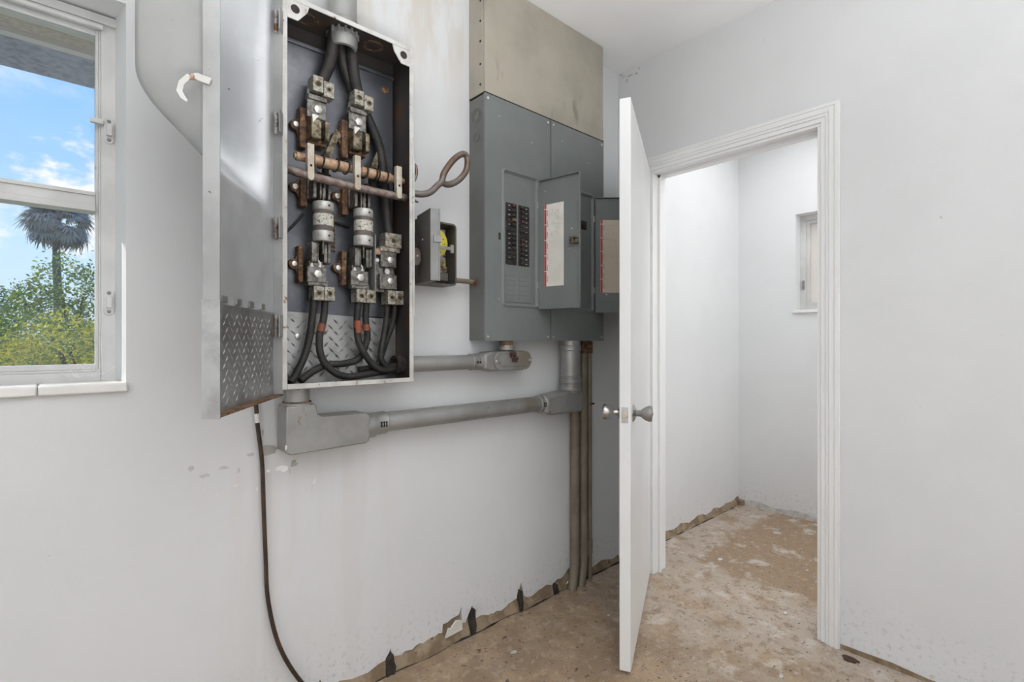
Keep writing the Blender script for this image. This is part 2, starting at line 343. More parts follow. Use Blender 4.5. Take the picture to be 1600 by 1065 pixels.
for (a, za), (b_, zb) in zip(jag[:-1], jag[1:]):
    sk.add([(a, 0, za), (b_, 0, zb), (b_, 0, .16), (a, 0, .16), (a, .012, za), (b_, .012, zb), (b_, .012, .16), (a, .012, .16)],
           [(0, 1, 2, 3), (4, 7, 6, 5), (0, 4, 5, 1)])
wall_left = tag(obj('wall_left', wl, wallm, smooth=0), 'white plaster wall with the big window, peeling near its foot', 'wall', kind='structure')
ft = MB()
xs = [-4.2 + i * .05 for i in range(118)]
prev = None
for x in xs:   # bare footing with an uneven face that creeps out over the floor
    o = .004 + (.022 if -1.7 < x < -.5 else .010) * (.6 + .4 * math.sin(x * 17) * math.sin(x * 7.3 + 1))
    if x > .1: o = .012 + .006 * math.sin(x * 23)
    z1 = .045 + .012 * math.sin(x * 31)
    cur = [(x, .012, .17), (x, .010, .05 + .02), (x, .004, z1), (x, -o, .012 + .006 * math.sin(x * 41)), (x, -o - .004, -.005), (x, .2, -.005), (x, .2, .17)]
    if prev: ft.add(prev + cur, [(i, i + 1, i + 8, i + 7) for i in range(6)])
    prev = cur
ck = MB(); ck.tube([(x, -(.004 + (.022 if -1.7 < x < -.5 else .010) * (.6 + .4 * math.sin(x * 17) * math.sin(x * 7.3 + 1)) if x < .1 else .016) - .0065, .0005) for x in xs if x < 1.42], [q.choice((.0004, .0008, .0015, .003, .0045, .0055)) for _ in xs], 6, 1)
obj('foot_crack_shade', ck, grime_shade, wall_left, label='dark tube painted as the shade in the crack between footing and floor')  # dark tube in place of the shade in the gap
obj('bare_footing', ft, footm, wall_left, smooth=30, label='brown bare concrete along the foot of the wall')
for x, h, wd, ln in ((-1.362, .070, .019, .35), (-.996, .100, .014, .5), (-.733, .088, .010, .3), (-.508, .045, .014, .2)):   # dark wedges painted as the shade inside broken hollows of the footing
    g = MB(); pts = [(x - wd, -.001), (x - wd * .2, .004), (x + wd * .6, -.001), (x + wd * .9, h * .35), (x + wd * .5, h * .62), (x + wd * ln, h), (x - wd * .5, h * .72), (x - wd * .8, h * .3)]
    g.prism(pts, (0, .006, 0), (1, 0, 0), (0, 0, 1), (0, -.034, 0)); obj('hollow_shade', g, grime_shade, wall_left, smooth=0)
for pts in ([(-1.13, .035), (-1.05, .04), (-1.06, .085), (-1.09, .095), (-1.11, .07), (-1.122, .075)], [(-1.60, .02), (-1.55, .02), (-1.56, .06), (-1.59, .075)],
            [(-.43, .02), (-.37, .03), (-.36, .10), (-.375, .115), (-.40, .05)], [(-.345, .02), (-.29, .03), (-.31, .06), (-.335, .05)]):
    g = MB(); g.prism(pts, (0, -.012, 0), (1, 0, 0), (0, -.25, 1), (0, .006, 0)); obj('plaster_flake', g, marble, wall_left, smooth=0)
def blob(cx, cz, rx, rz, k, seed):
    q = random.Random(seed); return [(cx + rx * math.cos(2 * math.pi * i / k) * q.uniform(.45, 1.1), cz + rz * math.sin(2 * math.pi * i / k) * q.uniform(.45, 1.1)) for i in range(k)]
for i, (x, z, a, c, big) in enumerate(((-1.762, .850, .030, .018, 1), (-1.812, .842, .014, .007, 0), (-1.688, .795, .012, .016, 1), (-1.93, .80, .016, .007, 0), (-1.885, .815, .018, .006, 0), (-1.965, .825, .009, .010, 0), (-1.70, .772, .003, .014, 0), (-1.845, .80, .006, .012, 0), (-1.78, .905, .006, .014, 0))):
    g = MB(); g.prism(blob(x, z, a, c, 13, i), (0, -.0008, 0), (1, 0, 0), (0, 0, 1), (0, .003, 0)); obj('peeled_patch', g, barecon if big else oldpaint, wall_left, smooth=0)
    g = MB(); g.prism(blob(x - a * .9, z - c * .7, a * .6, c * .7, 9, i + 30), (0, -.005, 0), (1, 0, 0), (0, -.25, 1), (0, .002, 0)); obj('lifted_paint', g, white, wall_left, smooth=0)

# --- wall_right: the partition with the doorway (plane x = 0, opening y -.975 .. -.195)
TH = .115; OY0, OY1, OZ = -.975, -.195, 2.045
wr = MB(); wr.box(0, TH, OY1, .001, 0, CE); wr.box(0, TH, -3.4, OY0, .012, CE); wr.box(0, TH, OY0, OY1, OZ, CE)
wall_right = tag(obj('wall_right', wr, wallm), 'smooth white wall with the doorway', 'wall', kind='structure')
for i, (y, z, a, c) in enumerate(((-.035, 2.585, .018, .006), (-.075, 2.575, .022, .007), (-.055, 2.555, .008, .014), (-.115, 2.572, .012, .005), (-.13, 2.59, .006, .010), (-.02, 2.60, .016, .004))):
    g = MB(); g.prism(blob(y, z, a, c, 11, 60 + i), (.002, 0, 0), (0, 1, 0), (0, 0, 1), (-.0028, 0, 0)); obj('peeled_patch', g, barecon if i % 2 else oldpaint, wall_right, smooth=0)
g = MB(); g.prism([(-3.3, .0), (-1.03, .0), (-1.03, .016), (-1.2, .02), (-1.3, .012), (-1.7, .018), (-3.3, .012)], (.001, 0, 0), (0, 1, 0), (0, 0, 1), (-.006, 0, 0))
obj('soiled_wall_foot', g, footm, wall_right, smooth=0, label='dirt line along the foot of the wall')
# casing round the doorway: stepped mouldings
tr = thing('trim_1', 'white stepped casing and jamb around the doorway', 'trim', (0, -.6, 0), kind='structure')
def casing(px_steps):
    g = MB()
    for (d, o0, o1) in px_steps:   # projection d, from inner offset o0 to outer offset o1
        y0, y1 = OY0 - .002, OY1 + .002
        g.prism([(y0 - o0, 0), (y0 - o0, OZ + o0), (y1 + o0, OZ + o0), (y1 + o0, 0), (y1 + o1, 0), (y1 + o1, OZ + o1), (y0 - o1, OZ + o1), (y0 - o1, 0)],
                (0, 0, .0), (0, 1, 0), (0, 0, 1), (-d, 0, 0))
    return g
obj('casing', casing([(.009, -.006, .058), (.014, .012, .058), (.018, .024, .054), (.013, .030, .060), (.021, .044, .058)]), gloss, tr, bev=.0015)
jb = MB(); jb.box(-.002, TH + .002, OY1 - .018, OY1 + .001, 0, OZ - .018); jb.box(-.002, TH + .002, OY0 - .001, OY0 + .018, 0, OZ - .018); jb.box(-.002, TH + .002, OY0 - .001, OY1 + .001, OZ - .018, OZ + .001)
obj('jamb', jb, gloss, tr, bev=.001)
st = MB(); st.box(.045, .058, OY1 - .030, OY1 - .018, 0, OZ - .018); st.box(.045, .058, OY0 + .018, OY0 + .030, 0, OZ - .018); st.box(.045, .058, OY0 + .018, OY1 - .018, OZ - .030, OZ - .018)
obj('door_stop', st, gloss, tr)
sp_ = MB(); sp_.box(.012, .036, OY0 + .0175, OY0 + .0195, .885, .945); obj('strike_plate', sp_, chrome, tr)

# --- the store room behind the doorway and the parts of the room behind the camera
sw = MB(); W2Y0, W2Y1, W2Z0, W2Z1 = -.86, -.383, 1.385, 2.03
X2 = 1.45
sw.box(X2, X2 + .2, W2Y1, .2, 0, CE); sw.box(X2, X2 + .2, -1.8, W2Y0, 0, CE); sw.box(X2, X2 + .2, W2Y0, W2Y1, 0, W2Z0); sw.box(X2, X2 + .2, W2Y0, W2Y1, W2Z1, CE)
wf = tag(obj('wall_far', sw, wallm, smooth=0), 'white wall of the store room with the small window', 'wall', kind='structure')
g = MB()
pv = None
for i in range(20):
    y = .01 - i * .09; z = .022 + .016 * abs(math.sin(i * 2.1)); o = .006 + .006 * math.sin(i * 1.7)
    cur = [(X2 + .001, y, z + .004), (X2 - .004, y, z), (X2 - .006 - o, y, .004), (X2 - .008 - o, y, -.002), (X2 + .001, y, -.002)]
    if pv: g.add(pv + cur, [(k_, k_ + 1, k_ + 6, k_ + 5) for k_ in range(4)])
    pv = cur
obj('bare_footing', g, barecon, wf, smooth=30)
g = MB(); g.prism(blob(1.42, -.02, .032, .036, 9, 77), (0, 0, -.002), (1, 0, 0), (0, 1, 0), (0, 0, .035)); obj('dirt_pile', g, footm, wf, smooth=0)
tag(obj('wall_store', MB().box(TH, 1.65, -1.8, -1.65, 0, CE), wallm), 'white side wall of the store room', 'wall', kind='structure')
tag(obj('wall_back', MB().box(-4.3, .2, -3.5, -3.3, 0, CE), wallm), 'white wall behind the viewer', 'wall', kind='structure')
tag(obj('wall_front', MB().box(-4.35, -4.2, -3.4, .2, 0, CE), wallm), 'white wall beyond the window end of the room', 'wall', kind='structure')

# --- window_1 (large, left)
FY = .1
w1 = thing('window_1', 'large white metal window with two panes over a stone sill', 'window', (-2.58, .1, 1.07), kind='structure')
fr = MB(); fx0, fx1, fz0, fz1 = WX0 + .012, WX1 - .012, WZ0 + .006, WZ1 - .006
def frame_ring(g, x0, x1, z0, z1, wx, wz0, wz1, y0, y1):
    g.box(x0, x0 + wx, y0, y1, z0, z1); g.box(x1 - wx, x1, y0, y1, z0, z1); g.box(x0 + wx, x1 - wx, y0, y1, z0, z0 + wz0); g.box(x0 + wx, x1 - wx, y0, y1, z1 - wz1, z1)
frame_ring(fr, fx0, fx1, fz0, fz1, .034, .030, .028, FY, FY + .05)
obj('frame', fr, alum, w1, bev=.0015)
fs = MB(); frame_ring(fs, fx0 + .034, fx1 - .034, fz0 + .030, fz1 - .028, .004, .006, .006, FY + .004, FY + .05)
frame_ring(fs, fx0 + .038, fx1 - .038, fz0 + .036, fz1 - .034, .007, .014, .016, FY + .010, FY + .05)
obj('sash', fs, alum, w1, bev=.001)
gx0, gx1 = fx0 + .045, fx1 - .045
rl = MB(); rl.box(gx0, gx1, FY + .006, FY + .05, 1.541, 1.577); rl.box(gx0, gx1, FY - .002, FY + .05, 1.524, 1.541); rl.box(gx0, gx1, FY + .002, FY + .02, 1.566, 1.571)
obj('middle_rail', rl, alum, w1, bev=.001)
hm = MB(); hm.box(fx0, fx1, FY - .012, FY + .01, fz1 - .022, fz1); hm.cyl((fx0, FY - .006, fz1 - .03), (fx1 - .03, FY - .006, fz1 - .03), .008, n=10); obj('head_moulding', hm, alum, w1)
for z0, z1 in ((fz0 + .05, 1.524), (1.577, fz1 - .05)):
    obj('pane', MB().box(gx0, gx1, FY + .030, FY + .033, z0, z1), glass, w1)
for z in (1.745, 1.284):
    c = MB(); x = fx1 - .017
    c.prism([(x + .011 * math.cos(R(a)), z + s * .024 + .011 * math.sin(R(a))) for s, a0 in ((1, 0), (-1, 180)) for a in range(a0, a0 + 181, 30)], (0, FY - .004, 0), (1, 0, 0), (0, 0, 1), (0, .005, 0))
    c.box(x - .006, x + .006, FY - .014, FY, z - .015, z + .015)
    cl = obj('sash_clip', c, alum, w1, bev=.001)
    for s in (1, -1): obj('screw', MB().lathe((x, FY - .0035, z + s * .025), (0, -1, 0), [(0, .005), (.002, .004), (.003, .001)], 10), dustychrome, cl)
    if z > 1.5: obj('clip_tongue', MB().box(fx1 - .056, fx1 - .03, FY - .012, FY - .002, z + .012, z + .024), alum, cl)
sx_ = [-2.1086 + .004, -2.2758, -2.51, -2.75, -3.05]
for a, b_ in zip(sx_[:-1], sx_[1:]): obj('sill_tile', MB().box(b_ + .001, a - .001, -.016, FY + .004, 1.050, 1.0735), marble, w1, bev=.004)
cw = MB(); q = random.Random(3)
for i in range(16):
    a = V((-2.13 - q.random() * .10, FY - .003, 1.078 + q.random() * .03)); b_ = V((-2.115 - q.random() * .12, FY - .006, 1.075 + q.random() * .05))
    cw.tube([a, (a + b_) / 2 + V((0, -.002, -.006)), b_], .0005, 4, 4)
cw.tube([(-2.155, FY - .004, 1.25), (-2.153, FY - .006, 1.15), (-2.15, FY - .004, 1.09)], .0005, 4, 4)
tag(obj('cobweb', cw, webm), 'wisps of cobweb across the lower corner of the large window', 'cobweb', kind='stuff')

# --- window_2 (small, in the store room)
w2 = thing('window_2', 'small white window in the store room, its obscure pane tinted like the sunlit wall outside', 'window', (X2, -.62, W2Z0), kind='structure')
XF = X2 + .09
def fr2(g, y0, y1, z0, z1, wd, x0, x1):
    g.box(x0, x1, y0, y0 + wd, z0, z1); g.box(x0, x1, y1 - wd, y1, z0, z1); g.box(x0, x1, y0 + wd, y1 - wd, z0, z0 + wd); g.box(x0, x1, y0 + wd, y1 - wd, z1 - wd, z1)
g = MB(); fr2(g, W2Y0, W2Y1, W2Z0, W2Z1, .034, XF, XF + .05); obj('frame', g, alum, w2, bev=.0015)
g = MB(); fr2(g, W2Y0 + .034, W2Y1 - .034, W2Z0 + .034, W2Z1 - .034, .022, XF + .008, XF + .05); obj('sash', g, alum, w2, bev=.0015)
obj('pane', MB().box(XF + .03, XF + .033, W2Y0 + .05, W2Y1 - .05, W2Z0 + .05, W2Z1 - .05), frost_sunlit, w2)
obj('sill', MB().box(X2 - .02, XF, W2Y0 - .01, W2Y1 + .012, W2Z0 - .018, W2Z0 + .002), marble, w2, bev=.003)
obj('sash_clip', MB().box(XF - .008, XF, W2Y1 - .026, W2Y1 - .012, 1.53, 1.59), dustychrome, w2)

# --- door_1: the open leaf
d1 = thing('door_1', 'plain white door standing open with a round knob on each face', 'door', (-.02, -.19, .012), kind='structure')
hp = V((-.004, -.200, 0)); tip = V((-.7377, -.5935, 0)); dd = (tip - hp); DL = dd.length; dd.normalize(); dn = V((-dd.y, dd.x, 0)); dn = dn if dn.y < 0 else -dn   # face towards the doorway side
def DT(u, n_, z): return hp + dd * u + dn * n_ + V((0, 0, z))
lf = MB(DT); lf.box(0, DL, -.040, 0, .012, 2.040); obj('leaf', lf, gloss, d1, bev=.002)
KZ = .918
lp = MB(DT); lp.box(DL - .001, DL + .0015, -.032, -.009, KZ - .028, KZ + .028); lpo = obj('latch_plate', lp, chrome, d1)
bt = MB(DT); bt.T = None; bt.lathe(DT(DL + .001, -.0205, KZ), dd, [(0, .0105), (.006, .0105), (.011, .008)], 14); obj('latch_bolt', bt, latchm, lpo)
for s in (1, -1):
    o = DT(DL - .062, 0 if s > 0 else -.040, KZ); ax = dn * s
    rose = MB().lathe(o, ax, [(0, .032), (.003, .032), (.009, .022), (.013, .013)], 24)
    kn = MB().lathe(o, ax, [(.010, .0115), (.026, .0115), (.030, .0135), (.042, .023), (.056, .0285), (.064, .0285), (.068, .0255), (.0685, .018), (.064, .009), (.064, .001)], 24)
    if s > 0: kn.lathe(o + ax * .064, ax, [(0, .006), (.008, .0045), (.0085, .001)], 10)
    r = obj('knob', kn, chrome if s < 0 else dustychrome, d1, label='bright smooth knob' if s < 0 else 'dusty knob with a turn button')
    obj('rose', rose, chrome, r)
for z in (.25, 1.05, 1.82):
    obj('hinge', MB().cyl((-.012, -.192, z), (-.012, -.192, z + .09), .006, n=10), chrome, d1)

# ================================================================ FUSED SWITCH BOX
BX0, BX1, BZ0, BZ1, BY = -1.769, -1.343, 1.042, 2.170, -.14
sb = thing('fused_switch_box', 'tall open grey steel switch box with rusty terminals and black cables inside', 'switch box', (-1.556, -.07, BZ0))
g = MB(); tk = .004
g.box(BX0, BX0 + tk, BY, -.002, BZ0, BZ1); g.box(BX1 - tk, BX1, BY, -.002, BZ0, BZ1); g.box(BX0 + tk, BX1 - tk, BY, -.002, BZ0, BZ0 + tk)
g.box(BX0 + tk, BX1 - tk, BY, -.002, BZ1 - tk, BZ1); g.box(BX0 + tk, BX1 - tk, -.006, -.002, BZ0 + tk, BZ1 - tk)
obj('enclosure', g, boxin, sb)
g = MB(); g.box(BX0 - .0015, BX0, BY, -.002, BZ0, BZ1); g.box(BX1, BX1 + .0015, BY, -.002, BZ0, BZ1); g.box(BX0, BX1, BY, -.002, BZ0 - .0015, BZ0); g.box(BX0, BX1, BY, -.002, BZ1, BZ1 + .0015)
obj('outer_skin', g, boxm, sb)
g = MB()
for (x0, x1, z0, z1) in ((BX0, BX0 + .015, BZ0, BZ1), (BX1 - .016, BX1, BZ0, BZ1), (BX0 + .015, BX1 - .016, BZ0, BZ0 + .015), (BX0 + .015, BX1 - .016, BZ1 - .014, BZ1)): g.box(x0, x1, BY - .004, BY, z0, z1)
g.box(BX1 - .006, BX1 + .002, BY - .0075, BY - .003, 1.26, 1.80)
rim = obj('rim', g, rimm, sb, bev=.0015, label='off-white painted rim with rust at its corners')
g = MB(); g.box(BX0 - .030, BX0 - .002, BY + .010, BY + .018, BZ0 - .004, BZ1); g.box(BX0 - .012, BX0 - .002, BY - .006, BY + .012, BZ0 - .012, BZ1); obj('hinge_strip', g, rimm, sb, bev=.0015)
for (x, s) in ((BX0 + .015, 1), (BX1 - .016, -1)):
    ear = MB(); ear.prism([(x, BZ1 - .014), (x + s * .062, BZ1 - .014), (x + s * .056, BZ1 - .034), (x + s * .030, BZ1 - .066), (x, BZ1 - .066)], (0, BY - .002, 0), (1, 0, 0), (0, 0, 1), (0, .004, 0))
    eo = obj('mounting_ear', ear, rimm, sb)
    obj('hole', MB().lathe((x + s * .022, BY - .0025, BZ1 - .036), (0, 1, 0), [(0, .0125), (.003, .0125)], 20), grime_shade, eo)
for x in (-1.672, -1.455):
    kg = MB()
    for r in (.033, .026): kg.ring((x, -.070, BZ1 - .0055), (0, 0, 1), r - .0022, r, .002)
    obj('knockout', kg, rustm, sb)
g = MB(); g.box(BX0 + .02, BX1 - .012, -.022, -.018, 1.262, 2.105); g.box(BX0 + .02, BX1 - .012, -.030, -.018, 2.100, 2.112)
bp_ = obj('back_plate', g, backm, sb, bev=.002)
obj('plate_screw', MB().lathe((-1.385, -.022, 2.062), (0, -1, 0), [(0, .014), (.004, .012), (.005, .004)], 14), rustm, bp_)
def treads(g, T, u0, u1, w0, w1, pitch, ln, wd, h):
    """raised lens-shaped lugs of tread plate, alternating in direction"""
    i = 0; w_ = w0 + pitch * .6
    while w_ < w1 - pitch * .3:
        j = 0; u = u0 + pitch * (.5 if i % 2 else 1.0)
        while u < u1 - pitch * .3:
            a = R(45 if (i + j) % 2 else 135); c, s_ = math.cos(a), math.sin(a)
            pts = [(-ln, 0, 0), (0, -wd, 0), (ln, 0, 0), (0, wd, 0), (0, 0, h)]
            g.add([T(u + p[0] * c - p[1] * s_, w_ + p[0] * s_ + p[1] * c, p[2]) for p in pts], [(0, 1, 4), (1, 2, 4), (2, 3, 4), (3, 0, 4)])
            u += pitch; j += 1
        w_ += pitch * .55; i += 1
g = MB(); g.add([(BX0 + .012, -.030, 1.272), (BX1 - .055, -.026, 1.258), (BX1 - .055, -.046, 1.05), (BX0 + .012, -.050, 1.05), (BX0 + .012, -.028, 1.272), (BX1 - .055, -.024, 1.258), (BX1 - .055, -.044, 1.05), (BX0 + .012, -.048, 1.05)],
                [(0, 1, 2, 3), (4, 7, 6, 5), (0, 4, 5, 1), (1, 5, 6, 2), (2, 6, 7, 3), (3, 7, 4, 0)])
g.box(BX1 - .056, BX1 - .006, -.030, -.026, 1.05, 1.26)
def TP(u, w_, h): f = (w_ - 1.05) / .22; return (u, -.0495 + f * .021 - h, w_)
treads(g, TP, BX0 + .015, BX1 - .06, 1.055, 1.268, .034, .0125, .0035, .0035)
tpl = obj('tread_plate_lining', g, treadm, sb, smooth=0, label='bright tread plate lining the bottom of the box')
for x, z in ((-1.69, 1.195), (-1.49, 1.19)): obj('bolt', MB().lathe((x, -.036, z), (0, -1, 0), [(0, .009), (.005, .009), (.007, .005)], 6), zinc, tpl)

# box builder for a terminal: plate, lug block(s) with screws, bolt
def bolt(o, p, r=.0115, m=zinc):
    b_ = obj('bolt', MB().lathe(p, (0, -1, 0), [(0, r), (.006, r), (.0075, r * .8)], 6, .3), m, o)
    return b_
def lug(o, x0, x1, z0, z1, y0, y1, n=2, up=0, m=lugm):
    """one or two set-screw blocks side by side"""
    wd = (x1 - x0) / n
    for i in range(n):
        a = x0 + i * wd; dz = -up * i
        lb = MB().box(a + .0005, a + wd - .0005, y1, y0, z0 + dz, z1 + dz); lo = obj('lug', lb, m, o, bev=.002)
    for i in range(n):
        a = x0 + i * wd + wd / 2; zc = (z0 + z1) / 2 - up * i
        sc = MB(); sc.ring((a, y1 - .0015, zc), (0, 1, 0), .0055, .0092, .003, 16); obj('set_screw', sc, brassm, o)
        obj('screw_socket', MB().lathe((a, y1 - .0005, zc), (0, 1, 0), [(0, .0055), (.002, .0055)], 12), grime_shade, o)
def insulator(o, x, z0, z1, ex, ez, ey=-.030, wd=.022, d=-.052):
    """brown insulator block with the side ear and its screw"""
    g = MB().box(x, x + wd, d, -.022, z0, z1)
    g.prism([(ex + .016 * math.cos(R(a)), ez + .016 * math.sin(R(a))) for a in range(80, 281, 25)] + [(x + .002, ez - .034), (x + .002, ez + .030)], (0, -.040, 0), (1, 0, 0), (0, 0, 1), (0, .018, 0))
    io = obj('insulator', g, rustm, o, bev=.003, label='rusty brown insulator with a screw ear')
    obj('screw', MB().lathe((ex, -.040, ez), (0, -1, 0), [(0, .009), (.004, .008), (.005, .004)], 10), zinc, o)
def jaw(o, xs_, z0, z1, y0=-.040, y1=-.088, m=brassm, th=.010):
    g = MB()
    for x, t in xs_: g.prism(rrect(y1, y0, z0, z1, .008, 3), (x, 0, 0), (0, 1, 0), (0, 0, 1), (t, 0, 0))
    obj('jaw', g, m, o, bev=.001)

# upper (line) terminals
for (x0, z) in ((-1.674, 1.918), (-1.5405, 1.918)):
    tm = obj('line_terminal', MB().box(x0, x0 + .061, -.072, -.064, z - .050, z + .012).box(x0 + .002, x0 + .061, -.078, -.046, z + .004, z + .020).box(x0 + .006, x0 + .066, -.056, -.048, z + .016, z + .045).box(x0 + .008, x0 + .050, -.064, -.020, z - .075, z - .03), terminalm, sb, bev=.0025)
    lug(tm, x0 + .012, x0 + .080, z + .028, z + .076, -.046, -.088, 2, .008)
    bolt(tm, (x0 + .033, -.072, z - .022), .013)
    insulator(tm, x0 - .014, z - .142, z - .018, x0 - .022, z - .072)
    g = MB(); g.box(x0 + .006, x0 + .064, -.062, -.022, z - .128, z - .112); obj('jaw_foot', g, rustm, tm, bev=.002)
    jaw(tm, ((x0 + .006, .030), (x0 + .048, .014)), z - .120, z - .056, -.036, -.094)
    tri = MB(); tri.prism([(x0 + .008, z - .05), (x0 + .028, z - .05), (x0 + .010, z - .074)], (0, -.096, 0), (1, 0, 0), (0, 0, 1), (0, .004, 0)); obj('contact_tip', tri, zinc, tm)
# fuse clips above the fuses
for i, (x0, z) in enumerate(((-1.668, 1.640), (-1.536, 1.636))):
    tm = obj('upper_fuse_clip', MB().box(x0, x0 + .056, -.060, -.050, z - .02, z + .045).box(x0 + .01, x0 + .046, -.050, -.022, z - .015, z + .02), terminalm, sb, bev=.002)
    insulator(tm, x0 - .018, z - .045, z + .040, x0 - .030, z + .014)
    jaw(tm, ((x0 + .004, .010), (x0 + .024, .006), (x0 + .036, .006), (x0 + .050, .007)), z - .026, z + .034, -.050, -.098, terminalm)
# hinged blades
for x, z in ((-1.588, 1.811), (-1.431, 1.808)):
    g = MB(); g.prism([(-.025, -.036), (-.006, -.049), (.0265, .033), (.0134, .052)], (x, -.056, z), (1, .12, 0), (0, 0, 1), (0, .005, 0)); obj('switch_blade', g, brassm, sb, bev=.001)
    g = MB(); g.box(x - .035, x - .018, -.075, -.055, z - .115, z - .045).box(x - .05, x - .01, -.07, -.055, z - .13, z - .105); obj('blade_link', g, grime_shade, sb, bev=.002)
# crossbar
cb = MB(); cb.cyl((-1.716, -.100, 1.7275), (-1.366, -.100, 1.7275), .0125, n=18); cb.cyl((-1.722, -.1, 1.7275), (-1.716, -.1, 1.7275), .008, n=10); cb.cyl((-1.366, -.1, 1.7275), (-1.356, -.1, 1.7275), .008, n=10)
cbo = obj('crossbar', cb, copper, sb)
for x0, x1 in ((-1.665, -1.56), (-1.515, -1.41)): obj('sleeve', MB().cyl((x0, -.1, 1.7275), (x1, -.1, 1.7275), .0165, n=18), copper, cbo)
g = MB().tube([(-1.764, -.085, 1.690), (-1.735, -.108, 1.680), (-1.70, -.118, 1.672), (-1.55, -.118, 1.667), (-1.40, -.118, 1.666), (-1.372, -.116, 1.667), (-1.352, -.100, 1.672)], .0125, 14, 6)
obj('operating_rod', g, rodm, cbo)
for x in (-1.685, -1.539, -1.3935):
    br = MB().box(x - .010, x + .010, -.136, -.119, 1.680, 1.762); br.prism(rrect(-.010, .010, -.022, .022, .0095, 4), (x, -.137, 1.676), (1, 0, 0), (0, 0, 1), (0, .010, 0))
    bo = obj('bracket', br, bracketm, cbo, bev=.001); obj('rivet', MB().lathe((x, -.137, 1.697), (0, -1, 0), [(0, .004), (.002, .003)], 8), grime_shade, bo)
for x in (-1.642, -1.596, -1.562, -1.500, -1.467, -1.458, -1.428):
    g = MB(); g.tube([(x + .004 * math.sin(t * .7), -.1 + .020 * math.cos(t), 1.7275 + .020 * math.sin(t)) for t in [i * .6 for i in range(11)]], .0026, 6, 2, True); obj('spring_coil', g, grime_shade, cbo)
# lower (load) terminals below the fuses
for i, (x0, z) in enumerate(((-1.6785, 1.405), (-1.5403, 1.4055))):
    tm = obj('load_terminal', MB().box(x0, x0 + .060, -.088, -.078, z - .045, z + .002).box(x0 + .004, x0 + .066, -.084, -.056, z - .056, z - .038).box(x0 + .008, x0 + .05, -.079, -.022, z - .05, z + .02), terminalm, sb, bev=.002)
    lug(tm, x0 + .020, x0 + .088, z - .100, z - .056, -.040, -.086, 2, 0)
    bolt(tm, (x0 + .031, -.088, z - .020), .0125)
    insulator(tm, x0 - .014, z - .045, z + .068, x0 - .022, z + .012, wd=.016)
    sc = MB().prism([(x0 + .012, z + .002), (x0 + .046, z + .002), (x0 + .044, z + .018), (x0 + .036, z + .027), (x0 + .018, z + .026)], (0, -.080, 0), (1, 0, 0), (0, 0, 1), (0, .006, 0)); obj('screw_plate', sc, zinc, tm)
    obj('screw', MB().lathe((x0 + .030, -.080, z + .012), (0, -1, 0), [(0, .010), (.004, .009)], 14), terminalm, tm)
    jaw(tm, ((x0 + .012, .016), (x0 + .029, .004), (x0 + .050, .010), (x0 + .062, .008)), z + .014, z + .079, -.046, -.092, terminalm)
    sp2 = MB().lathe((x0 + .062, -.040, z + .016), (0, -1, 0), [(0, .008), (.004, .008)], 10); obj('screw', sp2, zinc, tm)
# neutral terminal bar at the right
nb = obj('neutral_bar', MB().box(-1.452, -1.412, -.068, -.060, 1.345, 1.445).box(-1.432, -1.374, -.082, -.068, 1.430, 1.492).box(-1.416, -1.384, -.078, -.066, 1.395, 1.43).box(-1.438, -1.374, -.086, -.072, 1.355, 1.405).box(-1.45, -1.38, -.060, -.022, 1.36, 1.47), terminalm, sb, bev=.002)
lug(nb, -1.420, -1.358, 1.497, 1.546, -.040, -.090, 1); obj('lug_foot', MB().box(-1.436, -1.362, -.086, -.06, 1.482, 1.499), lugm, nb, bev=.003)
lug(nb, -1.410, -1.343 - .006, 1.304, 1.352, -.036, -.088, 2)
bolt(nb, (-1.399, -.082, 1.455), .012); bolt(nb, (-1.401, -.086, 1.383), .012); obj('screw', MB().lathe((-1.408, -.078, 1.415), (0, -1, 0), [(0, .010), (.003, .009)], 12), zinc, nb)
obj('ground_screw', MB().box(-1.450, -1.432, -.080, -.062, 1.470, 1.490), copper, nb, bev=.002); obj('bolt', MB().lathe((-1.440, -.068, 1.452), (0, -1, 0), [(0, .008), (.004, .007)], 10), zinc, nb)
obj('barrier', MB().box(-1.461, -1.458, -.095, -.022, 1.345, 1.53), timerflange, nb)
obj('rusty_stay', MB().box(-1.372, -1.350, -.026, -.012, 1.27, 1.50), rustm, sb)
# cables: three down from the top bushing, six leaving the lower lugs
def cable(pts, r=.0135, tape=None):
    o = obj('cable', MB().tube(pts, r, 12, 6), cablem, sb)
    if tape: obj('tape_band', MB().tube(tape, r + .0012, 12, 3), tapered, o)
cable([(-1.592, -.070, 2.168), (-1.592, -.072, 2.12), (-1.604, -.066, 2.05), (-1.630, -.066, 1.985)], .0185)
cable([(-1.535, -.066, 2.168), (-1.530, -.070, 2.12), (-1.520, -.066, 2.05), (-1.506, -.066, 1.985)], .0185)
cable([(-1.56, -.055, 2.168), (-1.552, -.048, 2.10), (-1.52, -.042, 2.02), (-1.468, -.042, 1.945), (-1.422, -.050, 1.84), (-1.404, -.056, 1.70), (-1.399, -.060, 1.60), (-1.392, -.064, 1.54)], .0165)
cable([(-1.648, -.064, 1.32), (-1.655, -.066, 1.26), (-1.664, -.07, 1.20), (-1.682, -.075, 1.135), (-1.712, -.08, 1.075), (-1.73, -.09, 1.056)], .011)
cable([(-1.614, -.064, 1.32), (-1.622, -.070, 1.25), (-1.638, -.078, 1.19), (-1.634, -.085, 1.13), (-1.60, -.09, 1.085), (-1.55, -.09, 1.066), (-1.47, -.08, 1.072), (-1.40, -.07, 1.078), (-1.36, -.07, 1.09)], .011, [(-1.6275, -.073, 1.232), (-1.631, -.0745, 1.220), (-1.634, -.076, 1.208)])
